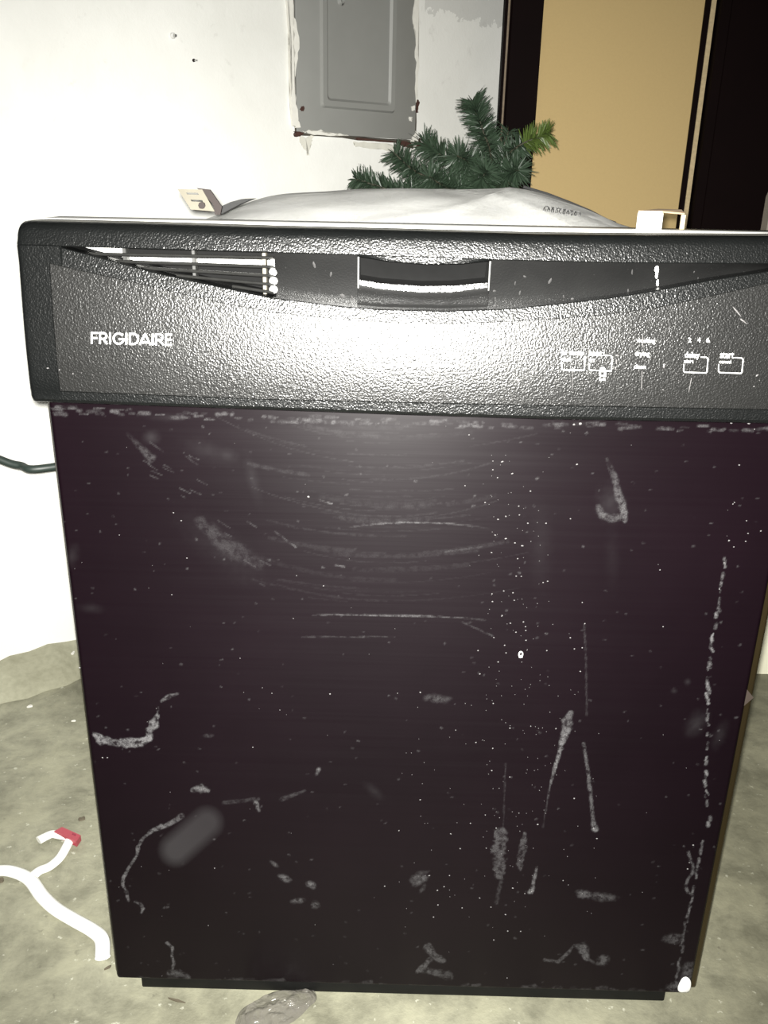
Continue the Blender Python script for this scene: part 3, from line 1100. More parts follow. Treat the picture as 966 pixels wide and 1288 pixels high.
for xx, s in ((XP0, 1), (XP1, -1)):
    bm = bmesh.new()
    za, zb = zab(xx)
    zo = float(np.interp(xx, *pocket_out))
    box(bm, min(xx, xx + s * .0016), max(xx, xx + s * .0016), -.0012, .027, zo - .002, za, .0003, 1)
    build('pocket_side', bm, M_SLAT, handle)

# vent opening
bm = bmesh.new()
pv = None
n = 40
for i in range(n + 1):
    x = XL + .0006 + (XV - XL - .0006) * i / n
    za, zb = zab(x)
    vs = [bm.verts.new(p) for p in ((x, .004, za), (x, .030, za - .0001), (x, .030, zb), (x, .004, zb))]
    if pv:
        for k in range(3):
            bm.faces.new((pv[k], vs[k], vs[k + 1], pv[k + 1]))
    pv = vs
vent = build('vent_opening', bm, M_VENTIN, console)
for fpx in (((82, 309), (157, 312), (157, 321), (130, 321)), ((128, 322.5), (345, 327.5), (345, 334), (240, 332), (150, 330))):
    bm = bmesh.new()
    fo_ = [on_y(p[0], p[1], .020) for p in fpx]
    prism(bm, [tuple(p) for p in fo_], (0, .006, 0))
    tag(build('insulation_strip', bm, M_FOAM, console), 'pale strip of insulation seen behind the vent slats')
slats = [((113, 320), (344, 325)), ((134, 329), (344, 336.5)), ((170, 337.5), (344, 348)), ((222, 347.5), (344, 359)), ((292, 361), (344, 369))]
for (a, b) in slats:
    A_, B_ = on_y(a[0], a[1], -.002), on_y(b[0], b[1], -.002)
    bm = bmesh.new()
    n = 8
    pts = [A_ + (B_ - A_) * k / n for k in range(n + 1)]
    tube(bm, [(p[0], p[1] + .004, p[2]) for p in pts], .0052, 10, flat=.24, up=(0, .18, 1))
    build('vent_slat', bm, M_SLAT, console, smooth=50)
    if a != slats[-1][0]:
        bm = bmesh.new()
        bmesh.ops.create_uvsphere(bm, u_segments=10, v_segments=8, radius=.0026)
        for v in bm.verts:
            v.co = Vector((v.co.x * 1.3 + B_[0] - .0006, v.co.y * 1.2 + .002, v.co.z * 1.15 + B_[2] - .0035))
        build('slat_end', bm, M_FOAM, console, smooth=60)
for (px, y0, y1, m_) in ((156, 311, 333, M_SLAT), (243, 314, 352, M_SLAT), (332, 318, 371, M_ZINC)):
    a, b = on_y(px, y0, .004), on_y(px + 1, y1, .004)
    bm = bmesh.new()
    box(bm, a[0] - .0014, a[0] + .0014, .0030, .012, b[2], a[2], .0004, 1)
    build('vent_rib', bm, m_, console)


# -- printing on the console
def quad_strip_letters(bm, letters, x0, y0, x1, y1, th, slope=.022, surf=face_on):
    """stroke letters: list of (advance, [polylines]) in unit boxes (0..w, 0..1 down)"""
    tot = sum(w_ for w_, _ in letters)
    cx = 0
    for w_, pls in letters:
        for pl in pls:
            for (a, b) in zip(pl, pl[1:]):
                ax, ay = x0 + (cx + a[0]) / tot * (x1 - x0), y0 + a[1] * (y1 - y0)
                bx, by = x0 + (cx + b[0]) / tot * (x1 - x0), y0 + b[1] * (y1 - y0)
                dx, dy = bx - ax, by - ay
                L = math.hypot(dx, dy) + 1e-6
                nx, ny = -dy / L * th / 2, dx / L * th / 2
                ex_, ey_ = dx / L * th * .35, dy / L * th * .35
                P = [(ax + nx - ex_, ay + ny - ey_), (bx + nx + ex_, by + ny + ey_), (bx - nx + ex_, by - ny + ey_), (ax - nx - ex_, ay - ny - ey_)]
                bm.faces.new([bm.verts.new(surf(p[0], p[1] + slope * (p[0] - x0))) for p in P])
        cx += w_


def arc(cx, cy, rx, ry, a0, a1, n=9):
    return [(cx + rx * math.cos(math.radians(a0 + (a1 - a0) * k / n)), cy + ry * math.sin(math.radians(a0 + (a1 - a0) * k / n))) for k in range(n + 1)]


LT = {
    'F': (.66, [[(.1, 1), (.1, 0), (.55, 0)], [(.1, .5), (.5, .5)]]),
    'R': (.78, [[(.1, 1), (.1, 0), (.38, 0)] + arc(.38, .28, .24, .28, -90, 90) + [(.1, .56)], [(.36, .56), (.66, 1)]]),
    'I': (.32, [[(.14, 0), (.14, 1)]]),
    'G': (.98, [arc(.5, .5, .40, .5, -42, -330, 14) + [(.9, .55), (.55, .55)]]),
    'D': (.88, [[(.1, 1), (.1, 0), (.35, 0)] + arc(.35, .5, .42, .5, -90, 90) + [(.1, 1)]]),
    'A': (.92, [[(.04, 1), (.45, 0), (.86, 1)], [(.2, .82), (.7, .82)]]),
    'E': (.62, [[(.54, 0), (.1, 0), (.1, 1), (.54, 1)], [(.1, .5), (.48, .5)]]),
}
bm = bmesh.new()
quad_strip_letters(bm, [LT[c_] for c_ in 'FRIGIDAIRE'], 114, 418.5, 217, 431.5, 2.2)
tag(build('brand_lettering', bm, M_PRINT, console), 'white capital lettering on the left of the control face')


def text_mesh(body):
    cu = bpy.data.curves.new('t', 'FONT')
    cu.body = body
    cu.offset = 0.012
    cu.resolution_u = 2
    ob = bpy.data.objects.new('t', cu)
    COL.objects.link(ob)
    bpy.context.view_layer.update()
    me = bpy.data.meshes.new_from_object(ob.evaluated_get(bpy.context.evaluated_depsgraph_get()))
    bpy.data.objects.remove(ob)
    bpy.data.curves.remove(cu)
    return me


def label(body, x0, y0, x1, y1, slope=.022):
    me = text_mesh(body)
    co = np.zeros(len(me.vertices) * 3)
    me.vertices.foreach_get('co', co)
    co = co.reshape(-1, 3)
    mn, mx = co.min(0), co.max(0)
    out = []
    for p in co:
        u = (p[0] - mn[0]) / (mx[0] - mn[0] + 1e-9)
        v = (p[1] - mn[1]) / (mx[1] - mn[1] + 1e-9)
        out.append(face_on(x0 + u * (x1 - x0), y1 + (y0 - y1) * v + slope * u * (x1 - x0)))
    me.vertices.foreach_set('co', np.array(out).ravel())
    me.name = 'printed_word'
    return link('printed_word', me, M_PRINT, console)


for args in [('hi temp', 706.5, 439.5, 734.5, 448.5), ('wash', 705, 449, 718.5, 454), ('heat', 741, 440, 757.5, 447.5), ('dry', 740.5, 449.5, 748.5, 455.5),
             ('washing', 800.5, 425, 824, 432.5), ('drying', 798.5, 441.5, 817, 449), ('clean', 797, 458, 812, 463.5),
             ('2', 865.5, 424.5, 869.2, 430.5), ('4', 877, 424.5, 881, 430.5), ('6', 888, 424.5, 892.3, 430.8),
             ('delay', 861, 442.5, 880, 452), ('start', 860, 452.5, 872, 456.5), ('start', 905.5, 443, 923, 450.5), ('cancel', 904.5, 452.5, 919.5, 456.8)]:
    label(*args)


def outline(pts, th=1.2):
    bm = bmesh.new()
    for a, b in zip(pts, pts[1:]):
        dx, dy = b[0] - a[0], b[1] - a[1]
        L = math.hypot(dx, dy)
        nx, ny = -dy / L * th / 2, dx / L * th / 2
        e = th * .4
        ex_, ey_ = dx / L * e, dy / L * e
        bm.faces.new([bm.verts.new(face_on(*p)) for p in ((a[0] + nx - ex_, a[1] + ny - ey_), (b[0] + nx + ex_, b[1] + ny + ey_), (b[0] - nx + ex_, b[1] - ny + ey_), (a[0] - nx - ex_, a[1] - ny - ey_))])
    build('button_outline', bm, M_PRINT, console)


outline([(706.3, 456.5), (706.8, 464), (708.5, 465.2), (733.5, 465.6), (734.8, 464.5), (735.5, 448.5)])
outline([(740.5, 456.5), (740.8, 464), (742, 465.4), (768.5, 466.5), (770, 449), (768, 447), (759, 446.5)])
outline([(860, 458.5), (859.6, 466.5), (861, 468), (887.5, 469), (889, 467.5), (890.3, 451), (888, 449.3), (881.5, 449)])
outline([(903.8, 458.5), (903.5, 466.8), (905, 468.5), (931.5, 469.5), (933, 468), (934.5, 452), (932.5, 450.2), (924.5, 449.8)])
for x in (477.5, 511.5, 546.5):
    outline([(x, 452), (x + .3, 458), (x + 1.5, 459.2), (x + 26.5, 460), (x + 28, 459), (x + 28.6, 444.5), (x + 27, 443.5), (x + 17, 443.2)])
    label('', 0, 0, 0, 0) if False else None
# small padlock symbol under the heat button
bm = bmesh.new()
for a, b in (((754.5, 466), (754.5, 472)), ((761, 466), (761, 472)), ((754.5, 472.5), (761, 472.5)), ((754.5, 466.5), (761, 466.5)), ((755.2, 466), (755.8, 463)), ((760.3, 466), (759.8, 463)), ((755.8, 462.8), (759.8, 462.8)), ((755.5, 464.3), (760, 464.3))):
    dx, dy = b[0] - a[0], b[1] - a[1]
    L = math.hypot(dx, dy)
    nx, ny = -dy / L * 1.1, dx / L * 1.1
    bm.faces.new([bm.verts.new(face_on(*p)) for p in ((a[0] + nx, a[1] + ny), (b[0] + nx, b[1] + ny), (b[0] - nx, b[1] - ny), (a[0] - nx, a[1] - ny))])
build('padlock_symbol', bm, M_PRINT, console)
label('lock', 753.5, 474.5, 761.5, 478.5)

# plaster drips and specks on console and recess
bm = bmesh.new()


def recess_on(px, py):
    y = .002
    q = on_y(px, py, y)
    za, zb = zab(q[0])
    t = min(1, max(0, (za - q[2]) / (za - zb + 1e-6)))
    y = recess_y(t)
    q = on_y(px, py, y)
    return (q[0], y, q[2])


def fleck(surf, px, py, a, b, ang=0.0, n=7, lift=.0004):
    c_, s_ = math.cos(ang), math.sin(ang)
    ct = surf(px, py)
    top = bm.verts.new((ct[0], ct[1] - lift * 1.8, ct[2]))
    vs = []
    for k in range(n):
        t = 2 * PI * k / n
        r = random.uniform(.75, 1.2)
        u, v = a * r * math.cos(t), b * r * math.sin(t)
        q = surf(px + u * c_ - v * s_, py + u * s_ + v * c_)
        vs.append(bm.verts.new((q[0], q[1] - lift * .2, q[2])))
    for k in range(n):
        bm.faces.new((vs[k], vs[(k + 1) % n], top))


for (x, y, a, b, g) in [(826, 338, 3.5, 5, 0), (826, 346, 2, 6, .1), (827, 356, 1.6, 5, 0), (828, 366, 2, 3, 0), (824, 374, 1.2, 3, .3)]:
    fleck(recess_on, x, y, a, b, g)
tag(build('plaster_drip', bm, M_BLOB, console, recalc=False), 'white plaster drip on the right of the recess')
bm = bmesh.new()
for (x, y, a, b, g) in [(692, 353, 2, 5, .5), (654, 368, 1.6, 4, .2), (720, 377, 2.5, 4, .2), (709, 373, 1.2, 3, -.2), (795, 342, 1.4, 5, .1), (790, 366, 1.2, 3, 0), (660, 348, 3, 1.4, .4), (873, 342, 1, 2, .4), (878, 350, .9, 1.5, .2),
                        (395, 333, 2, 6, -.3), (416, 345, 1.8, 4, .1), (431, 372, 4, 3, 0), (443, 375, 1.5, 5, -.2), (402, 365, 1, 1, 0), (622, 366, 3, 2, 0), (623, 376, 1.4, 3, 0), (623, 385, 1.8, 2, 0), (648, 356, 1, 3, .2)]:
    fleck(recess_on, x, y, a * .8, b * .8, g)
tag(build('splash_marks', bm, M_SPECKDIM, console, recalc=False), 'faint splash marks on the recess', kind='stuff')
bm = bmesh.new()
for (x, y, a, b, g) in [(835, 460, 1.2, 3.5, 0), (952, 472, 2, 1, -.6), (948, 486, 1, 1, 0), (75, 465, .9, 1.1, 0), (60, 463, 1.5, .9, 0), (92, 470, .9, 1, 0), (927, 392, 1.0, 8, -.7), (935, 404, 1, 6, -.9), (652, 478, 1.8, 2.4, 0),
                        (808, 430, .6, 9, 0), (807, 480, .6, 14, .02), (720, 480, .5, 16, .03), (868, 483, .5, 10, .2), (690, 400, 1, 1, 0), (834, 490, 1, 1, 0), (775, 455, .9, 3, 0), (774, 463, 1, 2.4, 0), (776, 447, 2.4, .9, .3), (670, 468, 1.5, 2, 0)]:
    fleck(face_on, x, y, a, b, g)
for i in range(150):
    fleck(face_on, random.uniform(90, 960), random.uniform(415, 485), random.uniform(.4, .8), random.uniform(.4, .9), random.uniform(0, 3), 5)
tag(build('face_specks', bm, M_SPECK, console, recalc=False), 'dried specks on the control face', kind='stuff')

# ------------------------------------------------------------------ electrical panel in the wall
d0 = .004
TOPZ = 1.30
bl = on_wall(373.5, 167, d0); brr = on_wall(521.5, 176, d0)
s0, s1 = bl[0], brr[0]
zb0 = (bl[1] + brr[1]) / 2
pc = wall_pt((s0 + s1) / 2, zb0, 0)
ep = thing('breaker_panel', 'grey steel electrical panel set in the white wall, rust and peeling plaster around it', 'electrical panel', pc)


def wbox(bm, s_0, s_1, z_0, z_1, d_0, d_1, bev=0, seg=2):
    b2 = bmesh.new()
    box(b2, s_0, s_1, d_0, d_1, z_0, z_1, bev, seg)
    me_ = bpy.data.meshes.new('tmp')
    for v in b2.verts:
        v.co = wall_pt(v.co.x, v.co.z, v.co.y)
    b2.to_mesh(me_)
    b2.free()
    bm.from_mesh(me_)
    bpy.data.meshes.remove(me_)


def ebuild(name, bm, mat, parent=ep, smooth=None):
    o = build(name, bm, mat, parent, smooth)
    if parent is ep:
        local(ep, o)
    else:
        o.matrix_parent_inverse = Matrix.Identity(4)
    return o


bm = bmesh.new()
wbox(bm, s0, s1, zb0, TOPZ, .0005, .0055, .0015)
cover = ebuild('cover_plate', bm, M_PANEL, smooth=35)
# inner door: pressed rim with a sunk field
di = on_wall(404, 136, .008); dj = on_wall(497, 142, .008)
zi0 = (di[1] + dj[1]) / 2
bm = bmesh.new()


def rimmed(bm, a0, a1, b0, b1, d_base, d_top, rim, sink):
    rects = [(a0, a1, b0, b1, d_base), (a0 + .003, a1 - .003, b0 + .003, b1 - .003, d_top), (a0 + rim, a1 - rim, b0 + rim, b1 - rim, d_top), (a0 + rim + .004, a1 - rim - .004, b0 + rim + .004, b1 - rim - .004, d_top - sink)]
    ls = []
    for (p, q, r, s, d) in rects:
        pts = []
        rad = .006
        for (cx_, cz_, a_0) in ((q - rad, s - rad, 0), (p + rad, s - rad, 90), (p + rad, r + rad, 180), (q - rad, r + rad, 270)):
            for k in range(4):
                t = math.radians(a_0 + 30 * k)
                pts.append((cx_ + rad * math.cos(t), cz_ + rad * math.sin(t)))
        ls.append([bm.verts.new(wall_pt(x, z, d)) for x, z in pts])
    for a, b in zip(ls, ls[1:]):
        for k in range(len(a)):
            kk = (k + 1) % len(a)
            bm.faces.new((a[k], a[kk], b[kk], b[k]))
    bm.faces.new(ls[-1])


rimmed(bm, di[0], dj[0], zi0, TOPZ - .05, .0055, .0105, .012, .004)
pdoor = ebuild('panel_door', bm, M_PANEL, smooth=35)
bm = bmesh.new()
la = on_wall(426, -8, .01); lb = on_wall(435, 8, .01)
rimmed(bm, la[0], lb[0], lb[1], lb[1] + .035, .0065, .0115, .0035, .003)
o = ebuild('latch', bm, M_PANEL, smooth=35)
o['label'] = 'small pull latch'


def ragged(name, mat, px_pts, d=.0012, jit=1.2, lab=None, sub=5):
    """ragged flat patch on the wall outlined in photo pixels"""
    bm = bmesh.new()
    P = []
    n = len(px_pts)
    for i in range(n):
        a, b = px_pts[i], px_pts[(i + 1) % n]
        for k in range(sub):
            t = k / sub
            P.append((a[0] + (b[0] - a[0]) * t + random.gauss(0, jit), a[1] + (b[1] - a[1]) * t + random.gauss(0, jit)))
    top = [wall_pt(*on_wall(p[0], p[1], d), d) for p in P]
    prism(bm, top, tuple(-WN * (d - .0002)))
    bmesh.ops.triangulate(bm, faces=[f for f in bm.faces if len(f.verts) > 4])
    o = ebuild(name, bm, mat)
    if lab: o['label'] = lab
    return o


ragged('plaster_gap', M_GAP, [(367, -30), (371.5, -30), (372.5, 80), (374, 168), (372, 168), (369.5, 120), (368.5, 50)], .0006, .5, 'dark gap at the left edge')
ragged('plaster_gap', M_GAP, [(372, 166), (420, 169.5), (470, 174), (521, 177.5), (521, 180), (470, 177.5), (420, 172.5), (372, 170)], .0006, .5, 'dark gap at the bottom edge')
ragged('plaster_gap', M_GAP, [(521, -30), (524.5, -30), (524.5, 60), (523.5, 176), (521, 176), (521.5, 60)], .0006, .4, 'dark gap at the right edge')
ragged('paint_flake', M_FLAKE, [(362, -30), (369, -30), (370, 60), (371, 110), (374, 145), (377, 160), (369, 158), (366, 100), (364, 40)], .0062, 1.0)
ragged('paint_flake', M_FLAKE, [(369, 20), (374, 30), (376, 60), (372, 95), (370, 60)], .0066, .8)
ragged('paint_flake', M_FLAKE, [(380, 166), (400, 164.5), (418, 167.5), (440, 170), (420, 171), (395, 169)], .0064, .7)
ragged('paint_flake', M_FLAKE, [(519, 20), (523, -30), (527, -30), (527, 60), (526, 100), (524, 130), (523, 80), (522, 40)], .0062, .8)
ragged('paint_flake', M_FLAKE, [(518, 134), (522, 133), (522, 138), (519, 139)], .0066, .4)
ragged('paint_flake', M_FLAKE, [(514.5, 147.5), (518.5, 147.5), (518.5, 152), (515, 152)], .0066, .4)
ragged('paint_flake', M_FLAKE, [(519, 172), (524, 165), (526, 178), (523, 184), (519, 180)], .0062, .7)
ragged('rust_patch', M_RUST, [(378, 133), (383, 134), (383, 140), (378, 140)], .0062, .6)
ragged('rust_patch', M_RUST, [(372, 165), (383, 167), (380, 171), (372, 172)], .0060, .6)
ragged('rust_patch', M_RUST, [(506, 177), (519, 178), (520, 187), (512, 186), (502, 181)], .0014, .7)
ragged('rust_patch', M_RUST, [(522, 176), (530, 174), (529, 184), (523, 189)], .0014, .8)
ragged('rust_patch', M_RUST, [(450, 173.5), (500, 178), (500, 180), (450, 176)], .0061, .4)
ragged('rust_patch', M_RUST, [(524, 126), (527.5, 128), (526, 142), (523, 140)], .0020, .7)
ragged('plaster_scar', M_SCAR, [(376, 172), (395, 173), (392, 182), (388, 196), (380, 184)], .0008, 1.3)
ragged('plaster_scar', M_SCAR, [(445, 178), (475, 179), (503, 184), (498, 190), (470, 187), (448, 186)], .0008, 1.2)

# wall anchors
def anchor(name, lab, px, py, r, mat):
    s, z = on_wall(px, py)
    o = thing(name, lab, 'wall anchor', wall_pt(s, z, 0))
    bm = bmesh.new()
    tube(bm, [wall_pt(s, z, -.001), wall_pt(s, z, .0025), wall_pt(s, z - .0005, .004)], [r, r * .9, r * .4], 12)
    local(o, build('anchor_head', bm, mat, o, smooth=50))
    bm = bmesh.new()
    tube(bm, [wall_pt(s, z, .003), wall_pt(s + .0008, z - .0006, .0095)], r * .45, 8)
    local(o, build('screw_shank', bm, M_SCREW, o, smooth=50))


anchor('wall_anchor', 'pale plastic wall anchor with a screw, upper left of the white wall', 217, 45, .0048, M_TUBFRAME)
anchor('wall_screw', 'small dark screw head in the white wall, just below the pale anchor', 243.5, 76, .0026, M_RUSTBROWN)

# ------------------------------------------------------------------ wardrobe with tan back panel, and second dark one
YW = 1.262
wz = 2.02


def X(px, py=150, y=YW):
    return on_y(px, py, y)[0]


wx0, wx1, wx2 = X(627.5), X(674), X(869.5)
wx3 = X(881.5)
wd = thing('wardrobe', 'tall dark wardrobe seen from behind with a tan hardboard back panel', 'wardrobe', (wx0, YW, 0))


def wpart(name, x0_, x1_, y0_, y1_, z0_, z1_, mat, lab=None, bev=.0015, parent=wd):
    bm = bmesh.new()
    box(bm, x0_, x1_, y0_, y1_, z0_, z1_, bev, 1)
    o = build(name, bm, mat, parent)
    if parent is wd:
        local(wd, o)
    if lab: o['label'] = lab
    return o


e3 = (wx1 - wx0) / 46.5
sd = wpart('side_board', wx0, wx0 + e3 * 8, YW + .001, YW + .45, 0, wz, M_DARKWOOD)
es = wpart('edge_strip', wx0 + e3 * 3.2, wx0 + e3 * 5.6, YW - .0015, YW + .0025, .02, wz - .02, M_RAWDIM, 'pale raw edge', .0003, parent=sd)
es.matrix_parent_inverse = Matrix.Identity(4)
wpart('back_stile', wx0 + e3 * 8, wx1, YW + .003, YW + .022, .05, wz - .02, M_DARKWOOD)
wpart('back_panel', wx1 - .004, wx2, YW + .008, YW + .014, .04, wz - .02, M_TAN, 'plain tan hardboard panel', .0008)
sd2 = wpart('side_board', wx2, wx3 + .0005, YW + .001, YW + .45, 0, wz, M_DARKWOOD)
dk = (wx3 - wx2)
es = wpart('edge_strip', wx2 + dk * .50, wx2 + dk * .98, YW - .0020, YW + .0025, .02, wz - .02, M_RAW, 'pale raw chipboard edge', .0003, parent=sd2)
es.matrix_parent_inverse = Matrix.Identity(4)
wpart('top_board', wx0, wx3, YW + .001, YW + .45, wz, wz + .02, M_DARKWOOD)
wpart('bottom_board', wx0 + e3 * 8, wx2, YW + .02, YW + .44, .03, .05, M_DARKWOOD)

w2 = thing('dark_cabinet', 'dark brown cabinet at the right, beside the tan-backed wardrobe', 'cabinet', (1.0, 1.25, 0))
cx0 = wx3 + .004
for (nm, a) in (('side_panel', (cx0, cx0 + .02, 1.24, 1.70, 0, 2.02)), ('side_panel', (1.27, 1.29, 1.24, 1.70, 0, 2.02)), ('front_panel', (cx0 + .02, 1.27, 1.243, 1.262, .06, 2.0)),
                ('top_board', (cx0, 1.29, 1.24, 1.70, 2.02, 2.04)), ('plinth', (cx0 + .02, 1.27, 1.27, 1.29, 0, .06))):
    bm = bmesh.new()
    box(bm, *a, .0015, 1)
    local(w2, build(nm, bm, M_DARKWOOD, w2))

# cream board standing at the right, behind the dishwasher
bx = on_y(955.5, 275, .70)
bn = thing('standing_board', 'cream board with a taupe top band standing upright at the right border behind the dishwasher', 'board', (bx[0] + .2, .68, 0))
ztop = on_y(966, 227, .68)[2]
bm = bmesh.new()
box(bm, bx[0] + .001, bx[0] + .40, .670, .688, 0, ztop - .16, .003, 2)
local(bn, build('board_face', bm, M_CREAM, bn, smooth=40))
bm = bmesh.new()
cpts = [(bx[0], ztop - .16), (bx[0], ztop - .022), (bx[0] + .003, ztop - .012), (bx[0] + .008, ztop - .005), (bx[0] + .016, ztop), (bx[0] + .40, ztop), (bx[0] + .40, ztop - .16)]
prism(bm, [(p[0], .668, p[1]) for p in cpts], (0, .022, 0))
local(bn, build('top_band', bm, M_TAUPE, bn, smooth=40))
for xx in (.12, .32):
    bm = bmesh.new()
    prism(bm, [(bx[0] + xx, .689, 0), (bx[0] + xx, .83, 0), (bx[0] + xx, .689, .25)], (.02, 0, 0))
    local(bn, build('prop_foot', bm, M_CREAM, bn))

# ------------------------------------------------------------------ artificial fir tree behind the dishwasher
YT = 0.93
tb = on_y(610, 250, YT)
ft = thing('artificial_fir_tree', 'green artificial fir tree poking up behind the dishwasher', 'tree', (tb[0], YT, 0))
bm = bmesh.new()
tube(bm, [(tb[0], YT, 0.02), (tb[0], YT, .4), (tb[0] + .004, YT, .80)], [.012, .011, .009], 10)
local(ft, build('trunk', bm, M_STEM, ft, smooth=60))
for a in (20, 140, 260):
    bm = bmesh.new()
    t = math.radians(a)
    tube(bm, [(tb[0], YT, .05), (tb[0] + .07 * math.cos(t), YT + .07 * math.sin(t), .03), (tb[0] + .13 * math.cos(t), YT + .13 * math.sin(t), .006)], .006, 8)
    local(ft, build('stand_leg', bm, M_STEM, ft, smooth=60))


def fir_branch(pts, nn, nl, tip=False, spread=1.25):
    nn = int(nn * 1.5)
    nl *= .9
    """pts: list of (px, py, y)"""
    W = catmull([on_y(*p) for p in pts], 8)
    bm = bmesh.new()
    tube(bm, [tuple(p) for p in W], [.0028 - .0016 * i / len(W) for i in range(len(W))], 6)
    b = local(ft, build('branch', bm, M_STEM, ft, smooth=60))
    bm = bmesh.new()
    W = np.array(W)
    for k in range(nn):
        u = random.random() ** .9 * (len(W) - 1.001)
        i = int(u)
        p = W[i] + (W[i + 1] - W[i]) * (u - i)
        d = W[min(i + 1, len(W) - 1)] - W[max(i - 1, 0)]
        d = d / np.linalg.norm(d)
        r = rng.normal(size=3)
        r -= d * np.dot(r, d)
        r /= np.linalg.norm(r)
        L = nl * random.uniform(.65, 1.15)
        dirn = d * random.uniform(.25, .95) + r * spread
        dirn /= np.linalg.norm(dirn)
        sd_ = np.cross(dirn, rng.normal(size=3))
        sd_ /= np.linalg.norm(sd_)
        wd_ = random.uniform(.0009, .0015)
        bend = np.array([0, 0, -.10 * L]) * random.random()
        mid_ = p + dirn * L * .55
        end_ = p + dirn * L + bend
        v = [bm.verts.new(q) for q in (p - sd_ * wd_ * .6, p + sd_ * wd_ * .6, mid_ + sd_ * wd_, end_ + sd_ * wd_ * .3, end_ - sd_ * wd_ * .3, mid_ - sd_ * wd_)]
        f1 = bm.faces.new((v[0], v[1], v[2], v[5]))
        f2 = bm.faces.new((v[5], v[2], v[3], v[4]))
        if tip and u > .70 * (len(W) - 1):
            f1.material_index = f2.material_index = 1
    nd = build('needles', bm, [M_NEEDLE, M_TIP], b, recalc=False)
    nd.matrix_parent_inverse = Matrix.Identity(4)
    nd['kind'] = 'stuff'
    return b


Y0 = YT
fir_branch([(612, 250, Y0), (618, 200, Y0 - .03), (606, 160, Y0 - .05), (594, 128, Y0 - .05)], 620, .034)
fir_branch([(615, 250, Y0), (630, 205, Y0 - .06), (655, 182, Y0 - .09), (690, 168, Y0 - .10)], 480, .030, tip=True)
fir_branch([(608, 252, Y0), (585, 215, Y0 - .04), (555, 195, Y0 - .05), (532, 180, Y0 - .03)], 520, .034)
fir_branch([(606, 258, Y0), (560, 232, Y0 - .05), (522, 215, Y0 - .07), (495, 192, Y0 - .08)], 420, .030)
fir_branch([(606, 262, Y0), (545, 246, Y0 - .06), (490, 238, Y0 - .09), (447, 225, Y0 - .10)], 420, .030)
fir_branch([(614, 252, Y0), (600, 225, Y0 - .07), (590, 205, Y0 - .12), (575, 196, Y0 - .14)], 420, .034)
fir_branch([(616, 255, Y0), (628, 232, Y0 - .06), (640, 218, Y0 - .10), (652, 214, Y0 - .12)], 420, .034)
fir_branch([(612, 260, Y0), (590, 245, Y0 - .08), (560, 235, Y0 - .12), (540, 222, Y0 - .14)], 460, .034)
fir_branch([(612, 262, Y0), (585, 246, Y0 - .03), (545, 230, Y0 - .03), (515, 222, Y0 - .02)], 380, .032)
fir_branch([(610, 262, Y0), (600, 240, Y0 - .10), (606, 225, Y0 - .15), (612, 215, Y0 - .16)], 380, .034)
fir_branch([(606, 268, Y0), (560, 256, Y0 - .08), (520, 246, Y0 - .12), (478, 236, Y0 - .13)], 380, .030)
fir_branch([(612, 255, Y0), (622, 225, Y0 - .02), (632, 190, Y0 - .02), (640, 165, Y0 - .03)], 160, .026)

# ------------------------------------------------------------------ dark cord on the left
bm = bmesh.new()
yc = .36
pp = [(-150, 500), (-70, 548), (0, 578), (25, 585.5), (62, 588)]
wpts = [on_y(p[0], p[1], yc) for p in pp]
wpts += [np.array([-.318, .47, wpts[-1][2] + .004]), np.array([-.306, .58, wpts[-1][2] + .012]), np.array([-.27, .63, wpts[-1][2] + .01]), np.array([-.20, .66, wpts[-1][2] - .02])]
sL, zL = -0.42, wpts[0][2] + .05
wp = np.array(wall_pt(sL, zL, .004))
wpts = [wp, (wp + wpts[0]) / 2 + np.array([0, 0, -.01])] + wpts
tube(bm, [tuple(p) for p in catmull(wpts, 8)], .0050, 10)
tag(build('power_cord', bm, M_CORD, smooth=60), 'dark green cord hanging between the white wall and the dishwasher side', 'cord')

# ------------------------------------------------------------------ white hanger on the floor
hz = .005
hb = on_z(60, 1115, hz)
hg = thing('clothes_hanger', 'white plastic clothes hanger with a red size clip lying on the concrete', 'hanger', (hb[0], hb[1], 0))


def floor_path(pts, z):
    return [tuple(on_z(p[0], p[1], z)) for p in pts]


bm = bmesh.new()
body = [(-135, 1190), (-120, 1160), (-70, 1122), (-30, 1102), (0, 1095), (20, 1097.5), (38, 1107), (53, 1127), (70, 1143), (93, 1157), (116, 1170), (128, 1182), (129, 1204)]
cp = catmull(body, 7)
tube(bm, floor_path(cp, hz), .0082, 12, flat=.58, up=(0, 0, 1))
local(hg, build('shoulder_bar', bm, M_HANGER, hg, smooth=60))
bm = bmesh.new()
hook = [(40, 1103), (50, 1095), (62, 1090), (75, 1079), (84, 1064), (88, 1054), (83, 1052), (75, 1050.5), (66, 1049), (57, 1052.5), (48.5, 1057)]
cp = catmull(hook, 7)
nn_ = len(cp)
tube(bm, floor_path(cp, hz), [.0068 - .0008 * math.sin(PI * i / nn_) for i in range(nn_)], 12, flat=.6, up=(0, 0, 1))
local(hg, build('hook', bm, M_HANGER, hg, smooth=60))
bm = bmesh.new()
cq = [on_z(p[0], p[1], .0105) for p in ((68, 1045.5), (78, 1040), (101.5, 1050.5), (96, 1058.5))]
prism(bm, [tuple(p) for p in cq], (0, 0, -.0085))
cl = local(hg, tag(build('size_clip', bm, M_RED, hg), 'red size clip'))
bm = bmesh.new()
for p in ((92.0, 1048.8), (94.5, 1049.8)):
    q = [on_z(p[0] + a, p[1] + b, .0108) for a, b in ((-1, -1.4), (1, -.6), (.6, 1.6), (-1.4, .8))]
    prism(bm, [tuple(v) for v in q], (0, 0, -.0006))
mk = build('clip_mark', bm, M_REDDARK, cl)
mk.matrix_parent_inverse = Matrix.Identity(4)

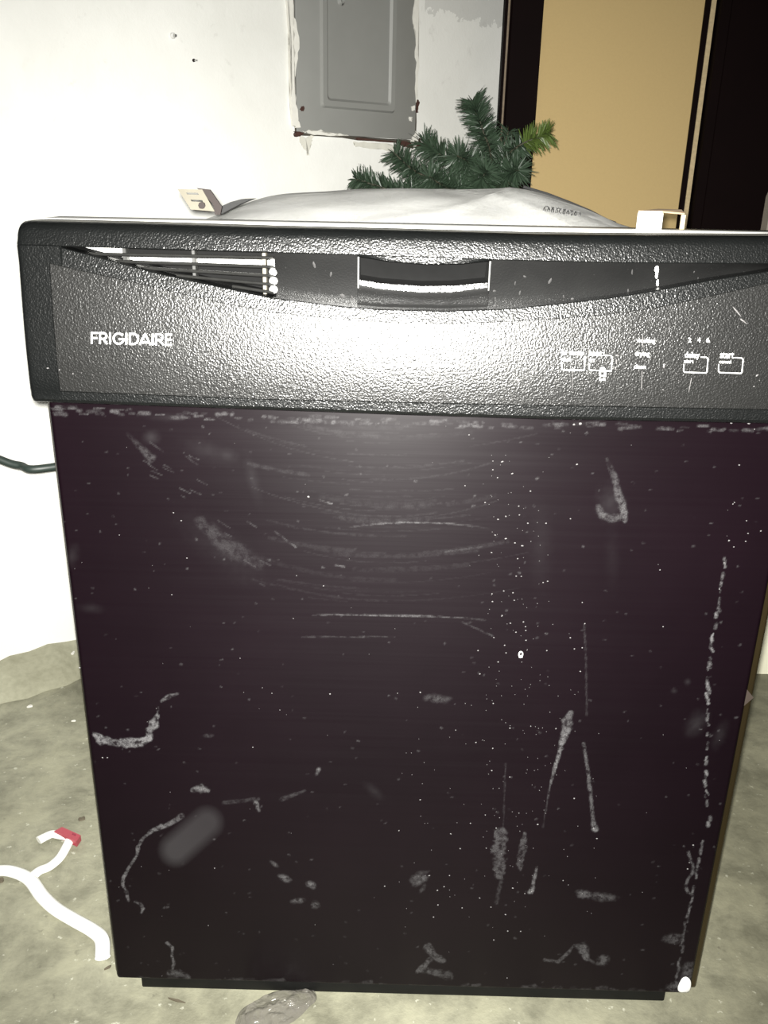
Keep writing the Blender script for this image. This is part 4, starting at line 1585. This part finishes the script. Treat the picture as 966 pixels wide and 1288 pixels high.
# ------------------------------------------------------------------ crumpled clear plastic under the toe strip
bm = bmesh.new()
outl = [(296, 1287), (303, 1273), (318, 1264), (330, 1256), (345, 1250), (378, 1246), (395, 1248), (398, 1260), (388, 1270), (376, 1282), (362, 1292), (340, 1304), (312, 1306), (298, 1298)]
NB = 26
from mathutils import noise as mnoise
poly = [on_z(p[0], p[1], 0) for p in outl]
px_ = np.array(poly)[:, :2]
cen = px_.mean(0)
ring0 = catmull(list(px_) + [px_[0]], 4)[:-1]
layers = []
for k in range(10):
    f = 1 - k / 10
    lay = []
    for j, p in enumerate(ring0):
        q = cen + (p - cen) * f
        nz = mnoise.noise(Vector((q[0] * 60, q[1] * 60, .3))) * .004 + mnoise.noise(Vector((q[0] * 150, q[1] * 150, 2.3))) * .0025
        z = .0022 + (1 - f) ** .6 * .006 + abs(nz) * (1.2 if k else .3)
        if q[1] > -.004:
            z = min(z, .0100)
        lay.append(bm.verts.new((q[0], q[1], z)))
    layers.append(lay)
for a, b in zip(layers, layers[1:]):
    for j in range(len(a)):
        jj = (j + 1) % len(a)
        bm.faces.new((a[j], a[jj], b[jj], b[j]))
bm.faces.new(layers[-1])
bb = build('plastic_wrap', bm, M_BAG, smooth=24)
tag(bb, 'crumpled clear plastic wrap on the floor by the toe of the dishwasher', 'plastic wrap')

# ------------------------------------------------------------------ small bits on the floor
def chip(name, lab, cat, px, py, r, mat, z0=.0, group=None, el=1.6, ang=0., h=.0018):
    q = on_z(px, py, z0)
    bm = bmesh.new()
    n = 9
    c_, s_ = math.cos(ang), math.sin(ang)
    pts = []
    for k in range(n):
        t = 2 * PI * k / n
        rr = r * random.uniform(.65, 1.2)
        u, v = rr * el * math.cos(t), rr * math.sin(t)
        pts.append((u * c_ - v * s_, u * s_ + v * c_, 0))
    prism(bm, pts, (0, 0, h * random.uniform(.8, 1.4)))
    o = build(name, bm, mat)
    o.location = (q[0], q[1], z0)
    return tag(o, lab, cat, group)


chip('dry_leaf', 'dark dry leaf bit on the concrete between hanger clip and dishwasher', 'leaf', 103, 1031, .0035, M_DRY, el=1.3, ang=.6)
chip('wood_splinter', 'thin brown splinter on the floor below the hanger end', 'splinter', 136, 1218, .0011, M_DRY, el=4, ang=.6)
chip('wood_splinter', 'thin brown splinter on the floor below the left end of the toe strip', 'splinter', 222, 1259, .0011, M_DRY, el=8, ang=-.25)
chip('pebble', 'dark pebble at the left border beside the hanger bar', 'pebble', 1, 1108, .004, M_DRY, el=1.2, h=.003)
for (x, y, r, a, lab) in ((18, 840, .0036, .5, 'white paint chip at the foot of the white wall, leftmost of the chips'), (46, 830, .0034, .6, 'white paint chip at the wall foot, second from the left'),
                          (92, 822, .003, 1.5, 'white paint chip beside the upper left edge of the dishwasher door, at the wall foot'), (38, 889, .0028, .4, 'white paint chip on the floor in front of the cement fillet, leftmost there'),
                          (93, 907, .0018, .2, 'tiny white paint chip on the floor close to the dishwasher edge')):
    on_f = y < 850
    chip('paint_chip', lab, 'paint chip', x, y, r, M_FLAKE, z0=(.030 if on_f else 0.0), group='paint chips near the wall foot', el=1.9, ang=a)
